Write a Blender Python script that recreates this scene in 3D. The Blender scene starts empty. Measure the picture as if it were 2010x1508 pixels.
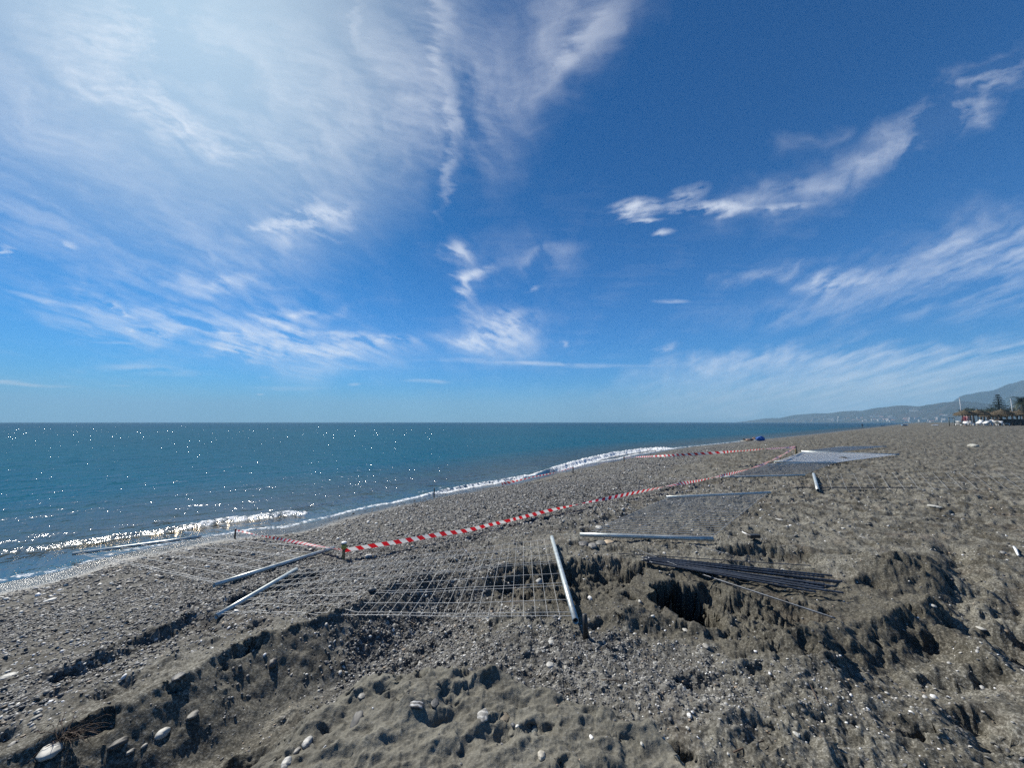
import bpy, math, random
import numpy as np
from mathutils import Vector, Matrix

random.seed(7)
RNG = np.random.default_rng(11)
SC = bpy.context.scene
COL = SC.collection
R = math.radians

# ---------------------------------------------------------------- camera
CAM_Z = 2.30
FPX = 740.0
PITCH = math.atan(75 / FPX)
cam_d = bpy.data.cameras.new("camera")
cam = bpy.data.objects.new("camera", cam_d)
COL.objects.link(cam)
cam.location = (0, 0, CAM_Z)
cam.rotation_euler = (R(90) + PITCH, 0, 0)
cam_d.sensor_width = 36.0
cam_d.lens = FPX / 2010 * 36
cam_d.clip_start = 0.05
cam_d.clip_end = 80000
SC.camera = cam

# ---------------------------------------------------------------- view
SC.view_settings.view_transform = 'Standard'
SC.view_settings.look = 'None'
SC.view_settings.exposure = 0.5
SC.view_settings.gamma = 1.0
SC.cycles.use_denoising = False
SC.cycles.max_bounces = 5
SC.cycles.diffuse_bounces = 1
SC.cycles.glossy_bounces = 2
SC.cycles.transparent_max_bounces = 12
SC.cycles.caustics_reflective = False
SC.cycles.caustics_refractive = False

SUN_AZ = R(-46)      # measured from +Y, negative = left
SUN_EL = R(43)
SUN_DIR = Vector((math.sin(SUN_AZ) * math.cos(SUN_EL), math.cos(SUN_AZ) * math.cos(SUN_EL), math.sin(SUN_EL)))

def pix_dir(px, py):
    xc = (px - 1005) / FPX
    yc = -(py - 754) / FPX
    cp, sp = math.cos(PITCH), math.sin(PITCH)
    return np.array((xc, cp - yc * sp, sp + yc * cp))

# ---------------------------------------------------------------- sky
class NT:
    def __init__(s, tree):
        s.t = tree
        tree.nodes.clear()
    def n(s, typ, **kw):
        nd = s.t.nodes.new(typ)
        for k, v in kw.items():
            setattr(nd, k, v)
        return nd
    def link(s, a, b):
        s.t.links.new(a, b)
    def put(s, sock, v):
        if isinstance(v, bpy.types.NodeSocket):
            s.link(v, sock)
        else:
            sock.default_value = v
    def math(s, op, a, b=None, c=None, clamp=False):
        nd = s.n('ShaderNodeMath', operation=op, use_clamp=clamp)
        s.put(nd.inputs[0], a)
        if b is not None: s.put(nd.inputs[1], b)
        if c is not None: s.put(nd.inputs[2], c)
        return nd.outputs[0]
    def vmath(s, op, a, b=None, scale=None):
        nd = s.n('ShaderNodeVectorMath', operation=op)
        s.put(nd.inputs[0], a)
        if b is not None: s.put(nd.inputs[1], b)
        if scale is not None: s.put(nd.inputs[3], scale)
        return nd.outputs['Value'] if op in ('LENGTH', 'DOT_PRODUCT', 'DISTANCE') else nd.outputs['Vector']
    def mrange(s, v, a, b, c, d, smooth=False, clamp=True):
        nd = s.n('ShaderNodeMapRange', clamp=clamp)
        if smooth: nd.interpolation_type = 'SMOOTHSTEP'
        for i, x in enumerate((v, a, b, c, d)): s.put(nd.inputs[i], x)
        return nd.outputs[0]
    def mix(s, f, a, b, mode='MIX'):
        nd = s.n('ShaderNodeMix', data_type='RGBA', blend_type=mode)
        s.put(nd.inputs[0], f); s.put(nd.inputs[6], a); s.put(nd.inputs[7], b)
        return nd.outputs[2]
    def noise(s, vec, scale, detail=4, rough=.55, dist=0.0, col=False):
        nd = s.n('ShaderNodeTexNoise')
        if vec is not None: s.link(vec, nd.inputs['Vector'])
        nd.inputs['Scale'].default_value = scale
        nd.inputs['Detail'].default_value = detail
        nd.inputs['Roughness'].default_value = rough
        nd.inputs['Distortion'].default_value = dist
        return nd.outputs['Color' if col else 'Fac']
    def mapping(s, vec, loc=(0, 0, 0), rot=(0, 0, 0), scale=(1, 1, 1), typ='POINT'):
        nd = s.n('ShaderNodeMapping', vector_type=typ)
        s.link(vec, nd.inputs[0])
        nd.inputs[1].default_value = loc; nd.inputs[2].default_value = rot; nd.inputs[3].default_value = scale
        return nd.outputs[0]

def c4(c): return (c[0], c[1], c[2], 1.0)

def make_world():
    w = bpy.data.worlds.new("World"); SC.world = w
    w.use_nodes = True
    g = NT(w.node_tree)
    out = g.n('ShaderNodeOutputWorld'); bg = g.n('ShaderNodeBackground')
    g.link(bg.outputs[0], out.inputs[0])
    bg.inputs[1].default_value = 0.0707
    sky = g.n('ShaderNodeTexSky', sky_type='NISHITA', sun_disc=False)
    sky.sun_elevation = SUN_EL; sky.sun_rotation = SUN_AZ
    sky.altitude = 0; sky.air_density = 1.0; sky.dust_density = 0.6; sky.ozone_density = 3.0
    tc = g.n('ShaderNodeTexCoord')
    d = tc.outputs['Generated']
    sep = g.n('ShaderNodeSeparateXYZ'); g.link(d, sep.inputs[0])
    X, Y, Z = sep.outputs
    # deeper, more saturated blue overhead than the plain model
    up = g.mrange(Z, 0.03, 0.62, 0.0, 1.0, smooth=True)
    tint = g.mix(up, c4(SKY_LOW), c4(SKY_HIGH))
    skyc = g.mix(1.0, sky.outputs[0], tint, 'MULTIPLY')
    sd = g.vmath('DOT_PRODUCT', d, tuple(SUN_DIR))
    skyc = g.mix(g.mrange(sd, .25, .95, 0.0, 1.0), skyc, g.mix(1.0, skyc, c4((.56, .66, .70)), 'MULTIPLY'))
    glow = g.math('POWER', g.mrange(sd, .86, 1.0, 0.0, 1.0), 1.6)
    skyc = g.mix(g.math('MULTIPLY', glow, .6), skyc, c4((8.2, 9.0, 9.0)))
    # pale horizon air
    hz = g.math('MULTIPLY', g.mrange(Z, -0.02, .11, 1.0, 0.0, smooth=True), .55)
    east = g.mrange(X, -.2, .75, 0.0, 1.0, smooth=True)
    hcol = g.mix(east, c4((3.3, 6.2, 8.6)), c4((3.2, 4.5, 6.0)))
    c4_ = g.mix(hz, skyc, hcol)
    g.link(c4_, bg.inputs[0])

SKY_LOW = (0.14, 0.72, 1.30)
SKY_HIGH = (0.03, 0.51, 0.98)
make_world()

sun_d = bpy.data.lights.new("sun", 'SUN')
sun = bpy.data.objects.new("sun", sun_d); COL.objects.link(sun)
sun_d.energy = 5.0
sun_d.angle = R(0.5)
sun_d.color = (1.0, 0.95, 0.86)
sun.rotation_euler = SUN_DIR.to_track_quat('Z', 'Y').to_euler()

# ---------------------------------------------------------------- numpy noise
_ga = RNG.random(4096) * 2 * np.pi
_gx = np.cos(_ga); _gy = np.sin(_ga)
def _h(ix, iy, seed):
    h = (ix.astype(np.int64) * 374761393 + iy.astype(np.int64) * 668265263 + seed * 1442695041) & 0xffffffff
    h = ((h ^ (h >> 13)) * 1274126177) & 0xffffffff
    return h ^ (h >> 16)
def gn(x, y, seed=0):
    """gradient noise, about -1..1"""
    ix = np.floor(x); iy = np.floor(y)
    fx = x - ix; fy = y - iy
    ux = fx * fx * fx * (fx * (fx * 6 - 15) + 10); uy = fy * fy * fy * (fy * (fy * 6 - 15) + 10)
    def c(dx, dy):
        k = _h(ix + dx, iy + dy, seed) & 4095
        return _gx[k] * (fx - dx) + _gy[k] * (fy - dy)
    a = c(0, 0); b = c(1, 0); d = c(0, 1); e = c(1, 1)
    top = a + (b - a) * ux; bot = d + (e - d) * ux
    return (top + (bot - top) * uy) * 1.5
def fbm(x, y, seed=0, oct=4, gain=.5, lac=2.03):
    s = 0; a = 1.0; n = 0
    for i in range(oct):
        s = s + a * gn(x, y, seed + i * 17); n += a
        x, y = x * lac + 3.7, y * lac - 1.3; a *= gain
    return s / n
def ridged(x, y, seed=0, oct=3, gain=.5):
    s = 0; a = 1.0; n = 0
    for i in range(oct):
        s = s + a * (1 - np.abs(gn(x, y, seed + i * 29)) * 2); n += a
        x, y = x * 2.1 + 1.7, y * 2.1 + 5.1; a *= gain
    return s / n
def worley(x, y, seed=0, jitter=.9):
    """distance to the nearest cell point, and that cell's random value"""
    ix = np.floor(x); iy = np.floor(y)
    best = np.full(x.shape, 9.0); cid = np.zeros(x.shape)
    for dx in (-1, 0, 1):
        for dy in (-1, 0, 1):
            k = _h(ix + dx, iy + dy, seed)
            px = ix + dx + .5 + ((k & 1023) / 1023. - .5) * jitter
            py = iy + dy + .5 + (((k >> 10) & 1023) / 1023. - .5) * jitter
            d = np.hypot(x - px, y - py)
            m = d < best
            best = np.where(m, d, best); cid = np.where(m, ((k >> 20) & 1023) / 1023., cid)
    return best, cid
def sst(x, a, b):
    t = np.clip((x - a) / (b - a), 0, 1)
    return t * t * (3 - 2 * t)

def np_mesh(name, verts, faces, mats, attrs=None, smooth=True, uv=None):
    me = bpy.data.meshes.new(name)
    faces = np.asarray(faces, dtype=np.int32); k = faces.shape[1]
    me.vertices.add(len(verts)); me.vertices.foreach_set('co', np.asarray(verts, dtype=np.float32).ravel())
    me.loops.add(faces.size); me.loops.foreach_set('vertex_index', faces.ravel())
    me.polygons.add(len(faces))
    me.polygons.foreach_set('loop_start', np.arange(0, faces.size, k, dtype=np.int32))
    me.polygons.foreach_set('use_smooth', np.full(len(faces), smooth, dtype=bool))
    me.update(calc_edges=True)
    for an, av in (attrs or {}).items():
        av = np.asarray(av, dtype=np.float32)
        if av.ndim == 1:
            at = me.attributes.new(an, 'FLOAT', 'POINT'); at.data.foreach_set('value', av)
        else:
            at = me.attributes.new(an, 'FLOAT_COLOR', 'POINT')
            at.data.foreach_set('color', np.concatenate([av[:, :3], np.ones((len(av), 1), np.float32)], 1).astype(np.float32).ravel())
    for m in (mats if isinstance(mats, (list, tuple)) else [mats]): me.materials.append(m)
    return me
def link_mesh(name, me, parent=None, loc=(0, 0, 0)):
    o = bpy.data.objects.new(name, me); COL.objects.link(o); o.location = loc
    if parent is not None: o.parent = parent
    return o
def tag(o, label=None, cat=None, group=None, kind=None):
    if label: o['label'] = label
    if cat: o['category'] = cat
    if group: o['group'] = group
    if kind: o['kind'] = kind
    return o
def grid_faces(nr, nc, wrap=False):
    i = np.arange(nr - 1)[:, None] * nc
    j = np.arange(nc if wrap else nc - 1)[None, :]
    j2 = (j + 1) % nc
    return np.stack([i + j, i + j2, i + nc + j2, i + nc + j], -1).reshape(-1, 4)

# ---------------------------------------------------------------- clouds: a high thin sheet of cirrus
# (px, py, rx, ry, rot, weight) of cloud patches seen from the beach, as directions in the sky
VEIL = [(350, 150, 560, 260, -18, .50), (330, 60, 420, 170, 0, .38), (60, 120, 300, 260, 0, .30),
        (350, 240, 330, 62, -24, 1.5), (250, 60, 190, 110, -10, .9), (60, 330, 420, 210, -12, .40), (800, 130, 430, 340, 0, .42),
        (1080, 60, 360, 170, 40, .6), (1060, 180, 100, 280, -28, .5), (700, 230, 260, 160, 0, .3), (300, 640, 340, 60, -12, .6), (560, 360, 420, 200, -10, .34),
        (350, 480, 520, 150, -8, .40), (450, 570, 460, 110, -10, .40), (-100, 480, 300, 140, 0, .40), (150, 620, 300, 50, -14, .35),
        (870, 130, 210, 260, 0, .5), (985, 645, 110, 50, 30, .6), (600, 665, 260, 34, -8, .8), (480, 690, 140, 26, -14, .6), (600, 425, 150, 34, 12, .6), (1000, 520, 260, 90, 8, .30), (560, 680, 420, 80, -6, 1.2), (970, 690, 220, 40, 4, .6), (250, 590, 200, 30, -16, .8), (430, 560, 160, 30, 8, .7), (620, 610, 160, 30, 10, .7), (560, 430, 220, 60, 10, .5), (970, 650, 160, 70, 10, .55), (1080, 500, 150, 30, 14, .4), (1100, 600, 160, 40, 0, .2),
        (1640, 340, 330, 80, 22, .60), (1480, 390, 170, 40, 12, .5), (1830, 240, 280, 60, 32, .8), (1985, 150, 220, 66, 38, 1.0), (1590, 265, 120, 30, 22, .35),
        (1860, 520, 480, 90, 14, .75), (2010, 440, 280, 100, 20, .7), (1500, 535, 210, 30, 16, .75), (1640, 555, 150, 40, 2, .6),
        (1700, 620, 560, 60, 6, .36), (2000, 560, 300, 60, 10, .35),
        (1700, 780, 700, 85, 2, 2.0), (1480, 735, 330, 34, 6, 1.2), (1900, 700, 460, 60, 3, 1.2), (300, 728, 180, 26, -3, .5)]
CRISP = [(600, 425, 125, 26, 12, .75), (640, 465, 60, 9, -14, .3), (530, 445, 80, 14, 3, .3),
         (1262, 408, 62, 26, 4, 1.0), (1275, 432, 45, 7, 3, .7), (1312, 455, 26, 10, 12, .6),
         (1400, 408, 95, 20, 2, .95), (1350, 385, 70, 26, 25, .35), (1530, 405, 80, 11, 3, .45),
         
         (905, 490, 34, 22, -20, .38), (935, 540, 60, 12, 25, .40), (912, 570, 16, 44, -12, .36),
         (985, 645, 85, 30, 30, .50), (1005, 632, 34, 16, 50, .5), (960, 668, 110, 20, 5, .42), (1105, 676, 26, 7, 0, .4), (1047, 567, 20, 9, 20, .3),
         (600, 680, 200, 34, -4, .55), (460, 690, 90, 20, -14, .55), (680, 655, 200, 14, -7, .6), (560, 625, 70, 26, -8, .35),
         (610, 612, 40, 9, 12, .42), (10, 492, 34, 12, -20, .7), (250, 605, 60, 9, -24, .5), (310, 650, 70, 9, -16, .55),
         (1640, 555, 90, 26, 2, .42), (1300, 690, 45, 12, 16, .4), (440, 550, 40, 12, 12, .3), (130, 480, 22, 10, -30, .3)]
STREAK = [(300, 728, 130, 15, -3, .75), (690, 724, 62, 9, 0, .65), (240, 673, 60, 4, -1, .5),
          (60, 755, 130, 5, -3, .75), (15, 749, 40, 4, 0, .7), (240, 759, 34, 3, -2, .8), (560, 762, 100, 8, 0, .35), (520, 774, 12, 2, 0, .8),
          (690, 755, 20, 4, 0, .5), (840, 750, 60, 6, -3, .6), (1030, 713, 190, 6, -1, .75), (1150, 716, 80, 5, 0, .5), (1310, 592, 50, 6, -2, .85),
          (880, 708, 120, 7, 2, .4), (140, 600, 190, 8, -12, .4), (450, 655, 60, 4, -2, .5), (520, 740, 20, 3, 0, .4), (1200, 720, 140, 5, 0, .35)]

WISP = [(872, 30, 30, 90, 10, .5), (852, 100, 26, 80, -6, .6), (880, 200, 34, 80, 16, .5), (893, 260, 24, 90, -6, .55), (874, 360, 20, 90, -4, .6), (700, 40, 16, 90, 5, .2),
        (905, 500, 60, 34, -35, .7), (935, 540, 70, 20, 20, .7), (912, 575, 28, 60, -8, .8), (930, 630, 60, 40, -40, .5), (990, 650, 100, 40, 28, .6), (1080, 490, 110, 24, 12, .3), (1120, 120, 30, 150, -40, .35), (1180, 60, 60, 120, -35, .4)]
def new_mat(name):
    m = bpy.data.materials.new(name); m.use_nodes = True
    return m, NT(m.node_tree)

def make_clouds():
    us = np.linspace(-1.75, 1.75, 1150)
    vs = np.concatenate([np.linspace(-.002, 1.25, 560), np.linspace(1.27, 1.9, 20)])
    U, V = np.meshgrid(us, vs)
    U = U.ravel(); V = V.ravel()
    PX = U / (V + .14); PY = 1.0 / (V + .14)
    wx = fbm(U * 2.6, V * 2.6, 101, 5); wy = fbm(U * 2.6 + 9, V * 2.6, 151, 5)
    wx2 = fbm(U * 9, V * 12, 171, 4); wy2 = fbm(U * 9 + 9, V * 12, 191, 4)
    def rot(x, y, a):
        a = R(a); return x * math.cos(a) + y * math.sin(a), -x * math.sin(a) + y * math.cos(a)
    a, b = rot(PX + .22 * wx + .015 * wx2, PY + .35 * wy, 5)
    n1 = fbm(a * 3.6, b * .75, 3, 7, .52)
    a, b = rot(PX + .16 * wx + .012 * wx2, PY + .2 * wy, -24)
    n2 = fbm(a * 8.5, b * 1.7, 5, 6, .56)
    a, b = rot(U + .05 * wx + .01 * wx2, V + .03 * wy + .005 * wy2, -18)
    n3 = fbm(a * 10, b * 36, 7, 6, .6)
    a, b = rot(U + .06 * wx + .02 * wx2, V + .03 * wy, 18)
    n3b = fbm(a * 8, b * 26, 8, 6, .6)
    n3 = np.where(U > .1, n3b, n3 * sst(-U, -.1, .1) + n3b * (1 - sst(-U, -.1, .1)))
    n4 = fbm(U * 5 + wx, V * 34 + .6 * wx, 9, 6, .58)
    def blobs(lst, uu, vv):
        tot = np.zeros(U.shape)
        for (px, py, rx, ry, ro, wt) in lst:
            dd = pix_dir(px, py); u, v = dd[0] / dd[1], dd[2] / dd[1]
            r = R(ro)
            e = pix_dir(px + rx * math.cos(r), py - rx * math.sin(r)); f = pix_dir(px - ry * math.sin(r), py - ry * math.cos(r))
            e = (e[0] / e[1] - u, e[2] / e[1] - v); f = (f[0] / f[1] - u, f[2] / f[1] - v)
            det = e[0] * f[1] - e[1] * f[0]
            x, y = uu - u, vv - v
            p = (x * f[1] - y * f[0]) / det; q = (y * e[0] - x * e[1]) / det
            tot += wt * sst(1 - np.sqrt(p * p + q * q), 0, 1)
        return tot
    veil = blobs(VEIL, U + .16 * wx + .05 * wx2, V + .12 * wy + .03 * wy2)
    crisp = blobs(CRISP, U + .045 * wx + .012 * wx2 + .05 * n3, V + .02 * wy + .008 * wy2 + .022 * n3)
    streak = blobs(STREAK, U + .05 * wx + .03 * wx2, V + .006 * wy + .003 * wy2)
    soft = (1 - .72 * (1 - sst(V, .10, .26))) * (1 - .62 * np.exp(-((U - .02) / .36) ** 2 - ((V - 1.1) / .42) ** 2))
    va = veil * np.clip(.55 + soft * (1.2 * n1 + .9 * n2 + .65 * n3), .07, 2.2)
    va = .95 * (1 - np.exp(-.52 * va ** 1.3))
    ca = crisp * np.clip(.50 + 1.7 * n3 + .9 * n2, 0, 2.4)
    ca = 1 - np.exp(-1.5 * ca)
    sa = streak * np.clip(.6 + 1.5 * n4, 0.0, 2)
    sa = 1 - np.exp(-.9 * sa)
    # faint background texture everywhere low in the sky
    base = .10 * np.clip(n1 * .8 + n4 * .7, 0, 1) * sst(V, .0, .1) * (1 - sst(V, .35, .8))
    wa = blobs(WISP, U + .03 * wx + .02 * wx2 + .04 * n3, V + .03 * wy + .02 * wy2) * np.clip(.62 + .8 * n1 + 1.1 * n2 + .5 * n3, .1, 2)
    wa = .8 * (1 - np.exp(-.9 * wa))
    al = 1 - (1 - va) * (1 - ca) * (1 - sa) * (1 - base) * (1 - wa)
    sd = (U * SUN_DIR.x + SUN_DIR.y + V * SUN_DIR.z) / np.sqrt(U * U + 1 + V * V)
    al = al * sst(np.arccos(np.clip(sd, -1, 1)), R(0.8), R(3.0))
    al *= 1 - sst(V, 1.3, 1.85); al *= 1 - sst(np.abs(U), 1.5, 1.75)
    al *= sst(V, 0.0, .02)
    D = 2600.0 / (V + .12)
    co = np.stack([U * D, D, V * D + CAM_Z], 1)
    m, g = new_mat("cirrus")
    at = g.n('ShaderNodeAttribute', attribute_name='cover')
    tr = g.n('ShaderNodeBsdfTransparent'); tl = g.n('ShaderNodeBsdfTranslucent')
    tl.inputs[0].default_value = (.56, .58, .60, 1)
    mx = g.n('ShaderNodeMixShader'); g.link(at.outputs['Fac'], mx.inputs[0])
    g.link(tr.outputs[0], mx.inputs[1]); g.link(tl.outputs[0], mx.inputs[2])
    o = g.n('ShaderNodeOutputMaterial'); g.link(mx.outputs[0], o.inputs[0])
    F = grid_faces(len(vs), len(us))
    keep = al[F].max(1) > .004
    me = np_mesh('clouds', co, F[keep], m, {'cover': al})
    o = link_mesh('clouds', me)
    tag(o, 'thin white streaky cirrus clouds spread across the blue sky', 'clouds', kind='stuff')
make_clouds()

# ================================================================ the beach
AZ = R(47)
SA, CA = math.sin(AZ), math.cos(AZ)
def st(x, y): return x * SA + y * CA, x * CA - y * SA       # along the shore, inland
def g2(px, py, z=.65):
    r = pix_dir(px, py); k = (z - CAM_Z) / r[2]
    return (r[0] * k, r[1] * k)
# waterline: inland offset of the sea's edge, as a function of distance along the shore
_sp = [(0, 1145), (120, 1118), (250, 1085), (400, 1055), (560, 1035), (700, 1003), (850, 972), (1000, 945), (1150, 912),
       (1250, 893), (1330, 880), (1500, 862), (1600, 852)]
_ss = []; _tt = []
for _p in _sp:
    _q = st(*g2(_p[0], _p[1], 0.0)); _ss.append(_q[0]); _tt.append(_q[1])
_ss = [-400, -12] + _ss + [150, 300, 2000, 9000]; _tt = [-6.5, -8.4] + _tt + [-14.0, -13, -13, -13]
def shore(s): return np.interp(s, _ss, _tt)

def pdist(x, y, line):
    """signed distance to a polyline (positive on its right side) and place along it 0..1"""
    best = np.full(x.shape, 1e9); sg = np.ones(x.shape); uu = np.zeros(x.shape)
    L = [math.dist(line[i], line[i + 1]) for i in range(len(line) - 1)]; T = sum(L); acc = 0
    for i in range(len(L)):
        ax, ay = line[i]; bx, by = line[i + 1]; dx, dy = bx - ax, by - ay
        q = ((x - ax) * dx + (y - ay) * dy) / (L[i] ** 2)
        k = np.clip(q, 0, 1)
        ex, ey = x - ax - k * dx, y - ay - k * dy
        d = np.hypot(ex, ey); c = dx * ey - dy * ex
        m = d < best
        best = np.where(m, d, best); sg = np.where(m, np.where(c > 0, -1.0, 1.0), sg)
        uu = np.where(m, (acc + k * L[i]) / T, uu); acc += L[i]
    return best * sg, uu
def pdist_poly(x, y, poly):
    """signed distance to a polygon, positive inside"""
    inside = np.zeros(x.shape, bool); best = np.full(x.shape, 1e9); n = len(poly)
    for i in range(n):
        ax, ay = poly[i]; bx, by = poly[(i + 1) % n]; dx, dy = bx - ax, by - ay
        k = np.clip(((x - ax) * dx + (y - ay) * dy) / (dx * dx + dy * dy + 1e-12), 0, 1)
        best = np.minimum(best, np.hypot(x - ax - k * dx, y - ay - k * dy))
        cr = ((ay > y) != (by > y)) & (x < (bx - ax) * (y - ay) / (by - ay + 1e-12) + ax)
        inside ^= cr
    return np.where(inside, best, -best)
def gl(pts, z=.65): return [g2(*p, z) for p in pts]

# ridge along the digger's trench, left to middle: the side towards the viewer's right drops off
CREST = gl([(-300, 1640), (0, 1500), (109, 1447), (195, 1410), (290, 1372), (376, 1324), (421, 1288), (498, 1254), (612, 1218), (700, 1180), (780, 1135), (860, 1098)])
CREST2 = gl([(60, 1305), (180, 1255), (300, 1203), (400, 1165)])
CREST3 = gl([(430, 1150), (520, 1118), (620, 1090)])
TYRE = gl([(150, 1330), (330, 1225), (470, 1160), (560, 1130)])
BANK = gl([(925, 1135), (1000, 1102), (1100, 1106), (1180, 1096), (1250, 1108), (1285, 1120)])
BANK4 = gl([(1385, 1140), (1450, 1170), (1560, 1190), (1650, 1222)])
BANK2 = gl([(1390, 1082), (1480, 1074), (1580, 1090), (1640, 1110)])
BANK3 = gl([(1610, 1245), (1650, 1255), (1700, 1240), (1780, 1215), (1850, 1195)])
RIDGES = [(gl([(395, 1530), (470, 1470), (560, 1412), (650, 1362), (730, 1312), (770, 1300)]), .075, .10), (gl([(560, 1530), (640, 1470), (720, 1425), (800, 1400)]), .045, .09),
          (gl([(250, 1540), (350, 1490), (440, 1448), (520, 1400)]), .035, .07), (gl([(760, 1520), (850, 1450), (930, 1425), (1020, 1420)]), .04, .09), (gl([(60, 1400), (200, 1345), (330, 1285), (450, 1225)]), .035, .06), (gl([(0, 1380), (150, 1320), (300, 1255), (420, 1205)]), .035, .06)]
RUTS = [(gl([(1865, 1070), (1885, 1110), (1905, 1170), (1900, 1215), (1935, 1270)]), .13, .10),
        (gl([(1985, 1165), (1992, 1230), (2010, 1290), (2070, 1380)]), .16, .10),
        (gl([(1800, 1230), (1825, 1260), (1850, 1300)]), .12, .10),
        (gl([(1860, 1340), (1930, 1345), (1985, 1335)]), .12, .08),
        (gl([(1900, 1410), (1930, 1450), (1990, 1500)]), .12, .09),
        (gl([(1090, 1450), (1150, 1470), (1190, 1500)]), .07, .06),
        (gl([(940, 1378), (1000, 1398), (1060, 1412)]), .07, .05),
        (gl([(1340, 1362), (1420, 1352), (1460, 1372)]), .06, .05),
        (gl([(1515, 1305), (1560, 1312), (1600, 1300)]), .07, .05),
        (gl([(540, 1120), (600, 1112), (660, 1096)]), .04, .05),
        (gl([(1040, 1045), (1180, 1020), (1290, 1000)]), .05, .10),
        (gl([(1280, 965), (1420, 945), (1500, 930)]), .07, .12),
        (gl([(930, 1020), (1120, 985), (1300, 955)]), .05, .14)]
MOUND = gl([(330, 1560), (455, 1450), (590, 1378), (672, 1325), (745, 1290), (800, 1318), (850, 1345), (925, 1365), (1010, 1402), (1100, 1436), (1180, 1462),
            (1260, 1490), (1330, 1540), (1500, 1800), (1500, 2600), (330, 2600)])
DUG = gl([(930, 1120), (1100, 1098), (1280, 1108), (1450, 1130), (1650, 1150), (1860, 1085), (1905, 1250), (1760, 1320), (1640, 1350), (1480, 1325), (1300, 1262), (1130, 1240), (980, 1160)])
HEAPS = [((1760, 1135), .55, .32, .24), ((1500, 1235), .34, .26, .10), ((1238, 1222), .30, .16, .10), ((1400, 1215), .22, .12, .07), ((1560, 1420), .6, .25, .05), ((1880, 1260), .25, .5, .08), ((1600, 1300), .35, .25, .12), ((1440, 1100), .3, .2, .05),
         ((1930, 1310), .3, .3, .08), ((1340, 1130), .30, .12, .05), ((1980, 1420), .4, .3, .06)]
HEAPS = [(g2(*p), a, b, h) for p, a, b, h in HEAPS]
PITS = [((1338, 1188), .30, .50, .95, .03), ((1228, 1168), .08, .10, .22, .03), ((1180, 1118), .16, .06, .12, .04), ((1120, 1122), .15, .06, .12, .04),
        ((1320, 1490), .13, .08, .14, .04), ((1248, 1480), .07, .05, .06, .03), ((1790, 1215), .08, .09, .14, .04), ((1712, 1355), .11, .07, .12, .04),
        ((1865, 1160), .05, .08, .12, .04), ((1715, 1265), .07, .07, .1, .04), ((1905, 1250), .07, .08, .1, .04), ((1960, 1350), .12, .12, .12, .05),
        ((1880, 1295), .07, .06, .09, .04), ((1690, 1478), .06, .05, .06, .03), ((1810, 1455), .1, .05, .07, .03), ((1930, 1150), .12, .06, .08, .04),
        ((1400, 1290), .06, .05, .04, .03), ((1210, 1345), .04, .04, .04, .02), ((1350, 1250), .05, .04, .05, .03), ((1190, 1270), .05, .03, .05, .02),
        ((880, 1480), .07, .05, .035, .03), ((760, 1440), .10, .07, .03, .05), ((960, 1440), .10, .09, .03, .05), ((340, 1352), .05, .05, .11, .03), ((436, 1296), .06, .05, .12, .03),
        ((505, 1258), .05, .04, .09, .03),
        ((1440, 1340), .08, .05, .08, .03), ((1680, 1450), .04, .05, .06, .02), ((1400, 1130), .1, .03, .06, .03)]
PITS = [(g2(*p), a, b, h, w) for p, a, b, h, w in PITS]

_fa, _fb = g2(450, 1415), g2(720, 1255)
_fl = math.dist(_fa, _fb); FD = ((_fb[0] - _fa[0]) / _fl, (_fb[1] - _fa[1]) / _fl)

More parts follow.
